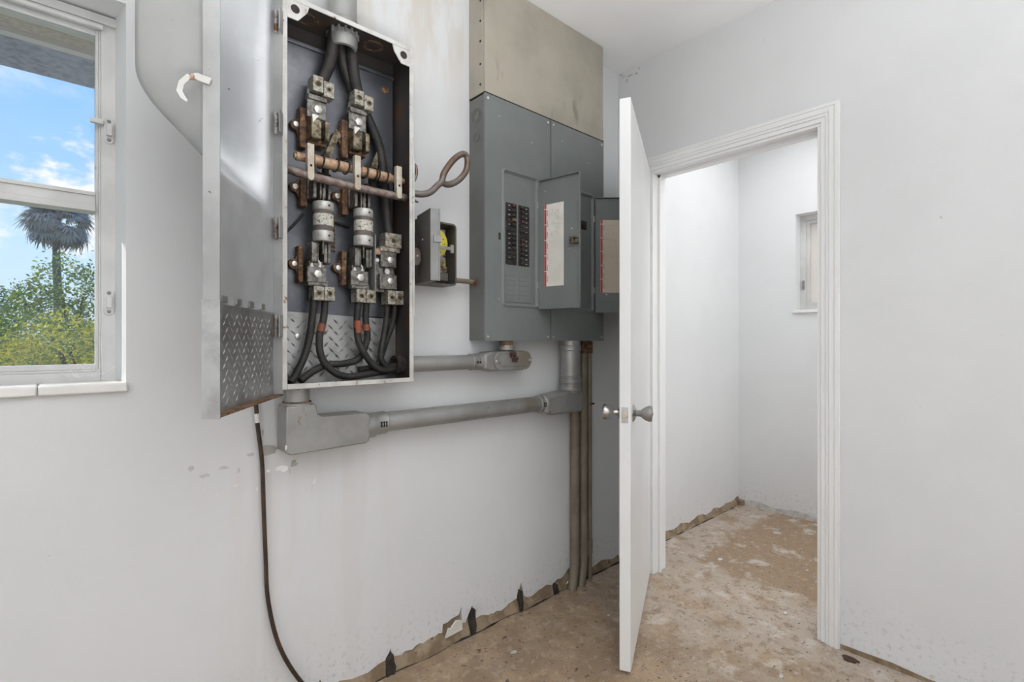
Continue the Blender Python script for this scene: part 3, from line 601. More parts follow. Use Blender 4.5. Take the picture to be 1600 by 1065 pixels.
cable([(-1.503, -.064, 1.32), (-1.512, -.070, 1.25), (-1.510, -.078, 1.18), (-1.480, -.085, 1.12), (-1.44, -.085, 1.085), (-1.39, -.075, 1.082), (-1.355, -.07, 1.092)], .011, [(-1.511, -.071, 1.245), (-1.5115, -.0735, 1.225), (-1.511, -.0755, 1.205)])
cable([(-1.472, -.060, 1.32), (-1.478, -.062, 1.25), (-1.472, -.062, 1.19), (-1.50, -.064, 1.125), (-1.55, -.068, 1.108), (-1.61, -.070, 1.105), (-1.66, -.075, 1.085), (-1.70, -.09, 1.06)], .011, [(-1.477, -.0618, 1.235), (-1.4765, -.062, 1.225), (-1.475, -.062, 1.215)])
cable([(-1.396, -.060, 1.32), (-1.404, -.064, 1.25), (-1.418, -.068, 1.18), (-1.425, -.07, 1.12), (-1.40, -.07, 1.092), (-1.355, -.07, 1.100)], .010)
cable([(-1.366, -.058, 1.32), (-1.374, -.058, 1.25), (-1.398, -.054, 1.18), (-1.42, -.054, 1.12), (-1.44, -.056, 1.095), (-1.50, -.06, 1.085)], .010)
cable([(-1.75, -.06, 1.49), (-1.71, -.035, 1.525), (-1.67, -.032, 1.575)], .0035)
cable([(-1.59, -.03, 1.567), (-1.55, -.032, 1.563), (-1.52, -.03, 1.558)], .0045)
g = MB()
for i in range(9): g.tube([(-1.582 + .005 * math.cos(t), -.045 + .005 * math.sin(t), 1.578 - i * .0135 - .004 * math.cos(2 * t)) for t in [j * .785 for j in range(8)]], .0024, 5, 1, True)
obj('rusty_chain', g, rustm, sb)
g = MB(); q = random.Random(11)
for i in range(60):
    p = V((q.uniform(BX0 + .02, BX1 - .02), q.uniform(-.13, -.06), BZ0 + .005)); s = q.uniform(.003, .010)
    g.add([p + V((q.uniform(-s, s), q.uniform(-s, s), 0)) for _ in range(3)] + [p + V((0, 0, s * .8))], [(0, 1, 2), (0, 1, 3), (1, 2, 3), (2, 0, 3)])
obj('debris', g, rustm, sb, smooth=0, kind='stuff')
# bushings where the conduits enter
bu = MB(); bu.lathe_open((-1.560, -.070, 2.125), (0, 0, 1), [(.036, .046), (.004, .046), (-.012, .043), (-.014, .036), (.036, .036)], 28)
for i in range(14): a = 2 * math.pi * i / 14; bu.box(-1.560 + .046 * math.cos(a) - .0035, -1.560 + .046 * math.cos(a) + .0035, -.070 + .046 * math.sin(a) - .0035, -.070 + .046 * math.sin(a) + .0035, 2.148, 2.166)
obj('bushing', bu, conduitm, sb, label='grey threaded bushing under the top')
bu = MB(); bu.lathe_open((-1.348, -.070, 1.098), (-1, 0, 0), [(0, .036), (.012, .036), (.014, .032), (.030, .032), (.030, .026), (0, .026)], 24); obj('bushing', bu, grime_shade, sb)
# switch handle on the right flank
hd = MB().tube([(-1.343, -.11, 1.690), (-1.30, -.12, 1.690), (-1.262, -.12, 1.705), (-1.232, -.12, 1.735), (-1.215, -.12, 1.752), (-1.205, -.122, 1.785), (-1.175, -.124, 1.83), (-1.145, -.125, 1.860), (-1.118, -.125, 1.873), (-1.102, -.123, 1.858),
                (-1.106, -.120, 1.815), (-1.135, -.117, 1.777), (-1.165, -.115, 1.756), (-1.190, -.115, 1.748), (-1.212, -.118, 1.751)], .0116, 12, 5)
hdo = obj('switch_handle', hd, handlem, sb, label='bent steel handle rod with a closed loop')
obj('handle_pivot', MB().cyl((-1.343, -.1, 1.690), (-1.325, -.1, 1.690), .018, n=14), handlem, hdo)
obj('guide_hook', MB().tube([(-1.343, -.125, 1.722), (-1.332, -.125, 1.728), (-1.322, -.125, 1.755), (-1.326, -.125, 1.782), (-1.343, -.125, 1.785)], .006, 8, 5), handlem, sb)
obj('guide_pin', MB().cyl((-1.343, -.12, 1.668), (-1.312, -.12, 1.660), .0065, .003, n=10), handlem, sb)
g = MB(); g.prism([(.0, -.030), (.018, -.028), (.026, -.012), (.026, .012), (.018, .028), (0, .030)], (BX1 + .001, BY - .004, 1.467), (1, 0, 0), (0, 0, 1), (0, .005, 0)); lt = obj('latch_tab', g, handlem, sb)
obj('hole', MB().lathe((BX1 + .014, BY - .0045, 1.470), (0, 1, 0), [(0, .004), (.002, .004)], 10), zinc, lt)
# door of the box, swung wide open to the left
dh = V((-1.790, -.140, 0)); dsd = (V((-2.0235, -.494, 0)) - dh); SL = dsd.length; dsd.normalize(); dni = V((-dsd.y, dsd.x, 0)); dni = dni if dni.x > 0 else -dni
def ST(u, n_, z): return dh + dsd * u + dni * n_ + V((0, 0, z))
Z0, Z1 = 1.029, 2.172
def bulge(u, z):
    ss = lambda a, b, x: (lambda t: t * t * (3 - 2 * t))(min(max((x - a) / (b - a), 0), 1))
    fz = min(max((z - 1.535) / .205, 0), 1); fz = fz * 1.25 if fz < .6 else .75 + .25 * math.sin((fz - .6) / .4 * math.pi / 2)
    fu = ss(.034, .080, u) * ss(SL - .004, SL - .055, u)
    return -.152 * fz * fu
NU, NZ = 56, 90
g = MB(ST); vs = []; fs_ = []
for off in (0, -.003):
    for j in range(NZ + 1):
        for i in range(NU + 1): u = .004 + (SL - .004) * i / NU; z = Z0 + (Z1 - Z0) * j / NZ; vs.append((u, bulge(u, z) + off, z))
K = (NU + 1) * (NZ + 1)
for j in range(NZ):
    for i in range(NU): a = j * (NU + 1) + i; fs_.append((a, a + 1, a + NU + 2, a + NU + 1))
inner = MB(ST); inner.add(vs[:K], fs_)
dr = obj('door', inner, doorin, sb, smooth=60, label='open switch box door with a pressed bulge')
outer = MB(ST); outer.add(vs[K:], fs_); obj('outer_face', outer, outerpaint, dr, smooth=60, label='white painted outside of the door')
g = MB(ST); g.box(SL - .001, SL + .003, -.004, .028, Z0, Z1); g.box(.0, .003, -.004, .024, Z0, Z1); g.box(0, SL, -.004, .028, Z1 - .003, Z1)
obj('edge_flange', g, boxm, dr, bev=.001)
g = MB(ST); g.box(0, SL, -.004, .026, Z0 - .002, Z0 + .003); obj('bottom_flange', g, rustm, dr, bev=.001, label='rusty bottom edge')
g = MB(ST); g.box(.014, SL - .004, .0005, .0030, Z0 + .003, 1.258); g.box(SL + .002, SL + .0045, -.005, .029, Z0 - .003, 1.262)
for i in range(4): g.box(.09 + i * .08, .118 + i * .08, .0005, .006, 1.262, 1.276)
g.box(.01, SL - .004, .0005, .004, 1.252, 1.258)
def TD(u, w_, h): return (u, .003 + h, w_)
treads(g, TD, .02, SL - .01, Z0 + .004, 1.252, .028, .0105, .0026, .0022)
obj('tread_plate', g, treadm, dr, smooth=0, label='tread plate riveted inside the lower part of the door')
hk = MB(); hz = 1.693
P_ = lambda u, z: ST(SL + .004, u, z)
cent = [(.012, hz - .004), (-.012, hz + .004), (-.028, hz + .002), (-.040, hz - .010), (-.044, hz - .026), (-.038, hz - .038), (-.030, hz - .046)]
pl = []; pr = []
for i, (u, z) in enumerate(cent):
    a = cent[max(i - 1, 0)]; c = cent[min(i + 1, len(cent) - 1)]; tx, tz = c[0] - a[0], c[1] - a[1]; q_ = math.hypot(tx, tz); wd = (.007, .007, .006, .006, .0055, .0045, .002)[i]
    pl.append((u - tz / q_ * wd, z + tx / q_ * wd)); pr.append((u + tz / q_ * wd, z - tx / q_ * wd))
o0 = P_(0, 0)
hk.prism(pl + pr[::-1], o0, dni, (0, 0, 1), dsd * .004)
obj('door_hook', hk, rimm, dr, bev=.001)
for z in (2.07, 1.786, 1.495, 1.222):
    hg = MB(); 
    for i in range(3): hg.cyl((-1.787, BY - .010, z - .030 + i * .0205), (-1.787, BY - .010, z - .0105 + i * .0205), .0055, n=10)
    ho = obj('hinge', hg, hingem, dr, label='rusty hinge knuckles')
    lfm = MB(ST); lfm.box(.002, .030, .0225, .0255, z - .030, z + .031); obj('hinge_leaf', lfm, boxm, ho)

# cartridge fuses clipped between the terminals
for i, (x, z0, z1, lab) in enumerate(((-1.6285, 1.486, 1.6075, 'white and brown cartridge fuse on the left pole of the switch box'), (-1.4965, 1.489, 1.6085, 'white and brown cartridge fuse on the right pole of the switch box'))):
    f = thing('cartridge_fuse', lab, 'fuse', (x, -.085, z0), 'cartridge fuses in the switch box'); r = .0305; h = z1 - z0
    obj('sleeve', MB().cyl((x, -.085, z0 + .02), (x, -.085, z1 - .02), r - .001, n=28), fusebody, f)
    obj('paper_band', MB().cyl((x, -.085, z0 + .048), (x, -.085, z1 - .038), r - .0003, n=28), fuselabel, f)
    for a, b_ in ((z0, z0 + .032), (z1 - .026, z1)):
        cp = obj('end_cap', MB().lathe((x, -.085, a), (0, 0, 1), [(0, r - .001), (.002, r + .0005), (b_ - a - .002, r + .0005), (b_ - a, r - .001)], 28), fusecap, f)
        obj('rivet', MB().lathe((x + .006, -.085 - r, (a + b_) / 2), (0, -1, 0), [(0, .0035), (.0015, .003)], 8), grime_shade, cp)
    for zz in (z0 - .040, z1): obj('knife_blade', MB().box(x - .0078, x - .0045, -.100, -.063, zz, zz + .040), brassm, f)

# ================================================================ CONDUITS
def pipe(parent, a, b_, r, m=conduitm, n=24): return obj('pipe', MB().cyl(a, b_, r, n=n), m, parent)
def coupling(parent, a, b_, r, m=conduitm):
    a, b_ = V(a), V(b_); h = (b_ - a).length; ax = b_ - a
    c = obj('coupling', MB().lathe(a, ax, [(0, r * .96), (.003, r), (.006, r * .97), (h * .5, r), (h - .006, r * .97), (h - .003, r), (h, r * .96)], 24), m, parent)
    return c
def crimps(c, o, ax, r, m=grime_shade):
    """small pairs of dents in the front of a coupling"""
    ax = V(ax)
    for i in range(3):
        p = V(o) + ax * (i * .009); g = MB()
        for s in (1, -1): g.prism([(-.003, -.009), (0, -.009), (.003, .009), (0, .009)], p + V((0, -r - .0008, 0)), (s, 0, 0), (0, 0, 1), (0, .004, 0))
        obj('crimp', g, m, c, smooth=0)
# top conduit
t = thing('top_conduit', 'short grey conduit rising from the top of the switch box', 'conduit', (-1.56, -.07, 2.17))
pipe(t, (-1.56, -.07, 2.172), (-1.56, -.07, CE), .044); coupling(t, (-1.56, -.07, 2.172), (-1.56, -.07, 2.20), .050)
# lower conduit: elbow under the switch box, long run, body under the panels
t = thing('lower_conduit', 'long grey conduit run with a cast elbow at each end, below the switch box', 'conduit', (-1.06, -.07, .905))
pipe(t, (-1.703, -.07, 1.040), (-1.703, -.07, .955), .036)
pipe(t, (-1.44, -.07, .905), (-.66, -.07, .905), .0335)
eb = MB(); 
eb.prism([(-1.747, .856), (-1.735, .846), (-1.50, .850), (-1.488, .858), (-1.486, .90), (-1.486, .940), (-1.50, .948), (-1.64, .950), (-1.655, .958), (-1.660, .985), (-1.660, .990), (-1.746, .990), (-1.747, .96)], (0, -.112, 0), (1, 0, 0), (0, 0, 1), (0, .085, 0))
eo = obj('cast_elbow', eb, conduitm, t, bev=.024)
obj('hub', MB().lathe((-1.703, -.07, .965), (0, 0, 1), [(0, .043), (.028, .043), (.031, .040)], 24), conduitm, eo); obj('rust_ring', MB().cyl((-1.703, -.07, .9955), (-1.703, -.07, .999), .0405, n=24), rustm, eo)
obj('hub', MB().lathe((-1.49, -.07, .900), (1, 0, 0), [(0, .043), (.035, .041), (.038, .039)], 24), conduitm, eo)
c = coupling(t, (-1.455, -.07, .903), (-1.412, -.07, .904), .0385); crimps(c, (-1.443, -.07, .904), (1, 0, 0), .0385)
c = coupling(t, (-.685, -.07, .905), (-.640, -.07, .905), .0375); crimps(c, (-.674, -.07, .905), (1, 0, 0), .0375)
eb = MB(); eb.prism([(-.665, .868), (-.63, .853), (-.43, .850), (-.416, .858), (-.413, .92), (-.415, .945), (-.425, .952), (-.53, .952), (-.60, .946), (-.645, .940), (-.665, .925)], (0, -.108, 0), (1, 0, 0), (0, 0, 1), (0, .08, 0))
eo = obj('cast_elbow', eb, conduitm, t, bev=.02); obj('hub', MB().lathe((-.648, -.07, .905), (-1, 0, 0), [(0, .043), (.01, .042), (.014, .038)], 24), conduitm, eo)
pipe(t, (-.465, -.07, .94), (-.465, -.07, 1.182), .0465)
for a, b_, r in ((.952, .975, .0505), (.985, 1.005, .0515), (1.008, 1.022, .050), (1.135, 1.16, .050)): coupling(t, (-.465, -.07, a), (-.465, -.07, b_), r)
# upper conduit with the capped body
t = thing('upper_conduit', 'short grey conduit joining the switch box to the grey panel, capped by an oval cover', 'conduit', (-1.1, -.07, 1.098))
pipe(t, (-1.340, -.07, 1.098), (-1.03, -.07, 1.098), .0285)
c = coupling(t, (-1.052, -.07, 1.098), (-.998, -.07, 1.098), .033)
for i in range(2): obj('crimp', MB().lathe((-1.036 + i * .012, -.07 - .0335, 1.098), (0, -1, 0), [(0, .005), (.002, .003)], 8), grime_shade, c)
bd = MB(); bd.prism([(-1.0, 1.070), (-.97, 1.060), (-.79, 1.058), (-.762, 1.07), (-.752, 1.10), (-.762, 1.128), (-.79, 1.14), (-.97, 1.138), (-1.0, 1.128)], (0, -.100, 0), (1, 0, 0), (0, 0, 1), (0, .065, 0))
bo = obj('conduit_body', bd, conduitm, t, bev=.010)
stad = lambda x0, x1, z0, z1: rrect(x0, x1, z0, z1, (z1 - z0) / 2 - .0005, 8)
cv = MB(); cv.prism(stad(-.955, -.750, 1.062, 1.138), (0, -.100, 0), (1, 0, 0), (0, 0, 1), (0, -.005, 0)); co = obj('oval_cover', cv, conduitm, bo, bev=.0015)
cv = MB(); cv.prism(stad(-.930, -.775, 1.076, 1.124), (0, -.105, 0), (1, 0, 0), (0, 0, 1), (0, -.003, 0)); obj('raised_oval', cv, conduitm, bo, bev=.0015)
for x in (-.944, -.761): obj('cover_screw', MB().lathe((x, -.105, 1.10), (0, -1, 0), [(0, .0055), (.003, .0045)], 10), zinc, bo)
pipe(t, (-.862, -.07, 1.13), (-.862, -.07, 1.181), .028, rustm); coupling(t, (-.862, -.07, 1.142), (-.862, -.07, 1.162), .034)
g = MB(); q = random.Random(5)
for i in range(22): p = (-.862 + q.uniform(-.014, .014), -.112 - q.uniform(0, .012), 1.118 + q.uniform(-.020, .018)); g.lathe(p, (q.uniform(-1, 1), -1, q.uniform(-1, 1)), [(-.006, .003), (0, .007), (.006, .003)], 6)
tag(obj('insect_nest', g, mudm), 'dark clumped insect nest stuck on the oval conduit cover', 'nest')
# thin conduits down to the floor
for i, (x, r, zt, lab) in enumerate(((-.388, .0225, 1.181, 'thick tan conduit dropping to the floor, first of three beside the door'), (-.327, .022, 1.181, 'tan conduit between the thick one and the thinnest one, dropping to the floor'), (-.279, .012, 1.181, 'thinnest tan conduit dropping to the floor, nearest the door'))):
    t = thing('drop_conduit', lab, 'conduit', (x, -.03, .0), 'conduits dropping to the floor')
    obj('pipe', MB().tube([(x, -.030, zt), (x, -.030, .6), (x, -.030, .16), (x - .003, -.032, .10), (x - .016, -.036, .05), (x - .034, -.042, -.01)] if i < 2 else [(x, -.03, zt), (x, -.03, .6), (x + .001, -.03, .2), (x + .004, -.03, -.004)], r, 16, 5), pipem, t)
    coupling(t, (x, -.03, 1.120), (x, -.03, 1.176), r + .005, rustm if i else pipem)
    if i: coupling(t, (x, -.03, .13), (x, -.03, .20), r + .004, pipem)
    if i != 1:
        z = .862 if i == 0 else .868
        cl = MB().tube([(x - r - .012, -.004, z), (x - r - .001, -.02, z), (x, -.03 - r - .004, z), (x + r + .001, -.02, z), (x + r + .008, -.006, z)], .004, 6, 4); so = obj('pipe_strap', cl, rustm, t)
        obj('strap_screw', MB().lathe((x + r + .004, -.022, z), (.5, -1, 0), [(0, .005), (.012, .0045), (.022, .003)], 8), grime_shade, so)

# ================================================================ BREAKER PANELS
PZ0, PZ1, PF = 1.181, 2.149, -.1
def panel(x0, x1, lab, hinge_dir, breakers, wd):
    t = thing('breaker_panel', lab, 'electrical panel', ((x0 + x1) / 2, -.05, PZ0), 'pair of grey breaker panels')
    case = MB(); case.box(x0 + .002, x1 - .002, PF + .005, -.001, PZ0 + .002, PZ1 - .002); obj('case', case, panelside, t)
    ox0, ox1, oz0, oz1 = x0 + .097, x0 + .285, 1.327, 1.865
    cvr = MB()
    for (a, b_, c, d) in ((x0, ox0, PZ0, PZ1), (ox1, x1, PZ0, PZ1), (ox0, ox1, PZ0, oz0), (ox0, ox1, oz1, PZ1)): cvr.box(a, b_, PF - .004, PF + .006, c, d)
    obj('cover', cvr, panelm, t)
    # rounded raised lip round the opening
    lip = MB(); A = rrect(ox0 - .012, ox1 + .010, oz0 - .010, oz1 + .012, .016, 5); B = rrect(ox0 - .004, ox1 + .003, oz0 - .003, oz1 + .004, .013, 5); D = rrect(ox0 + .008, ox1 - .008, oz0 + .008, oz1 - .008, .010, 5)
    k = len(A); vs = [(p[0], PF - .0045, p[1]) for p in A] + [(p[0], PF - .010, p[1]) for p in B] + [(p[0], PF + .003, p[1]) for p in D]
    lip.add(vs, [(r_ * k + i, r_ * k + (i + 1) % k, (r_ + 1) * k + (i + 1) % k, (r_ + 1) * k + i) for r_ in (0, 1) for i in range(k)])
    obj('opening_lip', lip, panelm, t)
    dead = MB(); dead.box(ox0, ox1, PF + .0005, PF + .006, oz0, oz1); dead.box(ox0 + .004, ox1 - .030, PF - .003, PF + .001, oz0 + .012, 1.845)
    df_ = obj('dead_front', dead, panelm, t, bev=.0015)
    gr = MB()
    bx = ((x0 + .107, x0 + .163), (x0 + .177, x0 + .235))
    z = 1.462
    while z > 1.35:
        for a, b_ in bx: gr.box(a + .002, b_ - .002, PF - .0042, PF - .0025, z - .0155, z)
        z -= .0195
    obj('blank_slot', gr, panelm, df_, kind='stuff', bev=.0008)
    bk = None
    for c, (a, b_) in enumerate(bx):
        if not breakers:
            pass
        for r_ in range(14):
            z1 = 1.740 - r_ * .0192; z0 = z1 - .0185
            if not breakers and not (r_ < 2 and c == 1): 
                obj('blank_plate', MB().box(a, b_, PF - .0045, PF - .002, z0 + .001, z1 - .001), panelm, df_, bev=.0008); continue
            if z0 < 1.475: continue
            am = breakers and c == 0 and r_ == 3
            br = obj('breaker', MB().box(a, b_, PF - .009, PF - .001, z0, z1), breakerm, t, bev=.001)
            if (c, r_) in ((0, 5), (0, 10), (0, 12), (1, 6)) or not breakers: continue
            s = 1 if c == 0 else -1
            cx = (a + b_) / 2 + s * .012
            obj('toggle', MB().box(cx - .009, cx + .007, PF - .016, PF - .008, z0 + .005, z1 - .004), amber if am else togglem, br, bev=.001)
            obj('rating', MB().box(cx - s * .024 - .005, cx - s * .024 + .003, PF - .0096, PF - .0088, z0 + .007, z1 - .009), amber if am else printm, br)
            obj('rating', MB().box(cx - .007, cx - .003, PF - .0165, PF - .0155, z0 + .006, z1 - .006), togglem if (r_ * 3 + c) % 5 else redm, br)
    for z in ((1.67, 1.575) if breakers else ()):
        pass
    # small hinge leaves
    hx, hz0, hz1 = x0 + .288, 1.314, 1.862
    for z in (1.76, 1.42): obj('hinge', MB().cyl((hx, PF - .011, z - .014), (hx, PF - .011, z + .014), .004, n=8), zinc, t)
    # corner screws of the cover
    for (a, c) in ((x0 + .014, PZ1 - .018), (x1 - .016, PZ1 - .018), (x0 + .014, PZ0 + .016), (x1 - .016, PZ0 + .016)):
        obj('cover_screw', MB().lathe((a, PF - .004, c), (0, -1, 0), [(0, .006), (.003, .005), (.0035, .001)], 10), zinc, t)
    if breakers:
        obj('lock_slot', MB().box(ox0 - .028, ox0 - .018, PF - .0055, PF - .003, 1.585, 1.612), grime_shade, t)
        kg = MB()
        for zc, r_ in ((2.075, .030), (2.075, .020), (1.99, .018)):
            kg.ring((x0 + .0015, PF * .5, zc), (-1, 0, 0), r_ - .002, r_, .0015, 20)
        obj('knockout', kg, panelside, t)
    # the open door
    d = V((math.cos(hinge_dir), math.sin(hinge_dir), 0)); nn = V((d.y, -d.x, 0)); nn = nn if nn.y < 0 or abs(nn.y) < .3 and nn.x < 0 else -nn
    h0 = V((hx + .004, PF - .012, 0))
    DTf = lambda u, n_, z: h0 + d * u + nn * n_ + V((0, 0, z))
    dm = MB(DTf); dm.box(0, wd, -.002, 0, hz0, hz1); 
    for (a, b_, c, e_) in ((0, .004, hz0, hz1), (wd - .004, wd, hz0, hz1), (0, wd, hz0, hz0 + .004), (0, wd, hz1 - .004, hz1)): dm.box(a, b_, -.002, .010, c, e_)
    do = obj('door', dm, panelm, t, bev=.001)
    u0, u1, z0, z1 = .026, .122, 1.41, 1.755
    obj('circuit_directory', MB(DTf).box(u0, u1, .0003, .0012, z0, z1), paperm if breakers else bouncepaper, do, label='printed paper circuit directory with a red strip')
    rs = MB(DTf); a = z0
    while a < z1 - .01: rs.box(u0 + .001, u0 + .010, .0012, .0018, a, min(a + .062, z1)); a += .0655
    obj('red_strip', rs, redm, do)
    pr_ = MB(DTf); q = random.Random(int(x0 * -1000))
    for i in range(26): zz = z0 + .008 + i * .0072; pr_.box(u0 + .020, u1 - .004, .0012, .0015, zz, zz + .0006)
    for i in range(42):   # small drawn diagrams and lines of print at the top
        zz = q.uniform(z0 + .21, z1 - .02); uu = q.uniform(u0 + .024, u1 - .026); w_ = q.uniform(.006, .022)
        if i % 3: pr_.box(uu, uu + w_, .0012, .0015, zz, zz + .0009)
        else: pr_.box(uu, uu + .0009, .0012, .0015, zz - w_ * .5, zz + w_ * .5)
    for i in range(7): pr_.box(u0 + .012, u0 + .018, .0012, .0015, z0 + .02 + i * .046, z0 + .045 + i * .046)
    obj('print', pr_, inkm, do, smooth=0)
    pt = MB(DTf); pt.box(wd - .060, wd - .004, .0005, .0025, 1.565, 1.612); lo = obj('latch_plate', pt, panelm, do, bev=.001)
    lt = MB(DTf); lt.box(wd - .044, wd - .026, .002, .020, 1.575, 1.602); lt.box(wd - .026, wd - .006, .002, .010, 1.572, 1.582); lt.box(wd - .026, wd - .006, .002, .010, 1.594, 1.604)
    obj('latch', lt, brassm, do, bev=.0015)
    return t
panel(-1.002, -.6345, 'blue-grey breaker panel with two columns of black breakers and its small door open', math.atan2(-.199, .034), True, .203)
panel(-.6295, -.2615, 'blank grey breaker panel partly behind the white door, its small door open', math.atan2(-.668, .744), False, .203)
# board-clad chase above the panels
t = thing('board_chase', 'weathered beige board box above the grey panels, reaching the ceiling', 'box chase', (-.63, -.05, 2.152))
obj('front_board', MB().box(-1.000, -.262, -.102, -.090, 2.153, CE - .002), chase, t, bev=.003)
obj('side_board', MB().box(-1.002, -.988, -.090, -.001, 2.153, CE - .002), chase, t, bev=.002)
obj('side_board', MB().box(-.276, -.262, -.090, -.001, 2.153, CE - .002), chase, t, bev=.002)
obj('lower_strip', MB().box(-1.0005, -.2615, -.1032, -.102, 2.153, 2.215), chase, t, bev=.0005)
for z in (2.19, 2.27, 2.36, 2.44, 2.52): obj('nail', MB().lathe((-1.002, -.075, z), (-1, 0, 0), [(0, .005), (.002, .004)], 8), grime_shade, t)
obj('sealant_line', MB().box(-1.0035, -.26, -.1045, -.004, 2.1495, 2.1535), grime_shade, t)
obj('small_conduit_stub', MB().cyl((-1.56, -.07, 1), (-1.56, -.07, 1.0001), .0001, n=3), grime_shade) if False else None

# ================================================================ TIMER
tx0, tx1, tz0, tz1, tf = -1.290, -1.117, 1.387, 1.6205, -.075
t = thing('time_switch', 'small brown-grey time switch box with its cover open and a yellow dial inside', 'timer', ((tx0 + tx1) / 2, -.04, tz0))
g = MB(); A = rrect(tx0, tx1, tz0, tz1, .016, 5); B = rrect(tx0 + .006, tx1 - .006, tz0 + .006, tz1 - .006, .012, 5); k = len(A)
vs = [(p[0], -.001, p[1]) for p in A] + [(p[0], tf, p[1]) for p in A] + [(p[0], tf, p[1]) for p in B] + [(p[0], -.008, p[1]) for p in B]
g.add(vs, [(r_ * k + i, r_ * k + (i + 1) % k, (r_ + 1) * k + (i + 1) % k, (r_ + 1) * k + i) for r_ in range(3) for i in range(k)] + [list(range(k)), [3 * k + i for i in range(k)]])
obj('case', g, timerm, t)
pl = obj('mechanism_plate', MB().box(tx0 + .02, tx1 - .028, -.042, -.038, 1.45, 1.600), timerplate, t, bev=.001)
dl = obj('dial', MB().lathe((-1.192, -.042, 1.548), (0, -1, 0), [(0, .054), (.004, .054), (.005, .052)], 32), yellow, t)
for i in range(12):
    a = 2 * math.pi * i / 12; p = V((-1.190 + .036 * math.cos(a), -.047, 1.545 + .036 * math.sin(a))); obj('dial_mark', MB().box(p.x - .002, p.x + .002, -.0478, -.0468, p.z - .002, p.z + .002), grime_shade, dl)
obj('dial_hub', MB().lathe((-1.190, -.047, 1.545), (0, -1, 0), [(0, .010), (.008, .008)], 14), gearm, dl)
for x, z in ((-1.147, 1.562), (-1.147, 1.535), (-1.150, 1.50), (-1.168, 1.588)): obj('hole', MB().lathe((x, -.043, z), (0, 1, 0), [(0, .005), (.002, .005)], 10), grime_shade, pl)
gb = obj('gear_train', MB().box(tx0 + .03, tx1 - .03, -.048, -.010, 1.435, 1.487), gearm, t, bev=.002)
for x, z, r in ((-1.180, 1.462, .016), (-1.155, 1.450, .012), (-1.165, 1.475, .009)):
    gg = MB().lathe((x, -.048, z), (0, -1, 0), [(0, r), (.004, r), (.0045, r * .4), (.009, r * .4)], 16); obj('gear', gg, brassm, gb)
obj('terminal_block', MB().box(tx0 + .025, tx1 - .025, -.056, -.012, 1.405, 1.437), timerm, t, bev=.003)
g = MB(); g.box(-1.245, -1.138, -.084, -.080, 1.518, 1.530); obj('hasp', g, timerplate, t, bev=.001); obj('hasp_loop', MB().box(-1.150, -1.136, -.0865, -.076, 1.508, 1.539), timerplate, t, bev=.002)
ch = V((tx0, tf - .002, 0)); cdv = V((-.026, -.125, 0)); CL = cdv.length; cdv.normalize(); cn = V((-cdv.y, cdv.x, 0)); cn = cn if cn.x > 0 else -cn
CT = lambda u, n_, z: ch + cdv * u + cn * n_ + V((0, 0, z))
g = MB(CT); g.box(0, CL, 0, .003, tz0 - .004, tz1 + .004); g.box(0, CL, .003, .032, tz1 + .001, tz1 + .004); g.box(0, CL, .003, .032, tz0 - .004, tz0 - .001); co = obj('cover', g, timerm, t, bev=.002, label='open cover seen from its edge')
g = MB(CT); g.box(CL - .003, CL, .002, .034, tz0 - .004, tz1 + .004); g.box(CL - .004, CL + .002, .031, .036, tz0 - .005, tz1 + .006); obj('cover_flange', g, timerflange, co, bev=.0012)
g = MB(CT); g.box(CL, CL + .004, .012, .040, 1.512, 1.535); obj('cover_catch', g, timerplate, co, bev=.001)
obj('rivet', MB().lathe(CT(CL * .45, 0, 1.53), -cn, [(0, .003), (.002, .002)], 8), zinc, co)
t = thing('timer_nipple', 'short rusty pipe nipple between the time switch and the grey panel', 'pipe', (-1.06, -.05, 1.413))
obj('pipe', MB().cyl((-1.117, -.05, 1.413), (-1.015, -.05, 1.413), .0095, n=14), pipem, t)
obj('locknut', MB().lathe((-1.026, -.05, 1.413), (1, 0, 0), [(0, .013), (.020, .0145), (.023, .012)], 8), rustm, t)

# ================================================================ HANGING CORD
t = thing('hanging_cord', 'thin dark brown cord hanging from behind the switch box door', 'cord', (-1.80, -.02, 1.1))
cp = [(-1.83, -.02, 1.25), (-1.815, -.018, 1.08), (-1.8035, -.018, .9953), (-1.7983, -.018, .9284), (-1.7859, -.016, .822), (-1.7806, -.014, .6872), (-1.7752, -.014, .5325), (-1.768, -.015, .3958), (-1.7369, -.02, .2485), (-1.674, -.022, .115), (-1.60, -.03, .02), (-1.55, -.05, .006)]
obj('cord', MB().tube(cp, .0062, 8, 6), cordm, t)
obj('white_band', MB().tube([(-1.8018, -.018, .965), (-1.8005, -.018, .952), (-1.799, -.018, .938)], .0072, 8, 2), whitetag, t, label='white marker band')

# ================================================================ LITTER
q = random.Random(21)
chips = [(-.955, -.22, .022, 'white paint chip lying near the foot of the wall'), (.42, -.36, .030, 'pale paint chip lying in the doorway'), (-.60, -.86, .020, 'white paint chip near the foot of the open door'), (.86, -.16, .016, 'small pale chip near the far store room corner'),
         (.62, -.72, .018, 'pale flake beside the right jamb of the doorway'), (.10, -.80, .024, 'pale flake on the floor just inside the doorway'), (-.48, -.30, .014, 'small pale chip behind the open door'), (-.35, -.95, .022, 'white flake on the floor in front of the doorway'), (1.1, -.4, .014, 'small pale chip on the brown patch of the store room floor')]
for i, (x, y, s, lab) in enumerate(chips):
    g = MB(); g.prism([(p[0], p[1]) for p in blob(x, y, s * .75, s * .4, 9, 90 + i)], (0, 0, .0015), (1, 0, 0), (0, 1, 0), (0, 0, .003))
    tag(obj('paint_chip', g, oldpaint, smooth=0), lab, 'paint chip', 'paint chips on the floor')
g = MB()
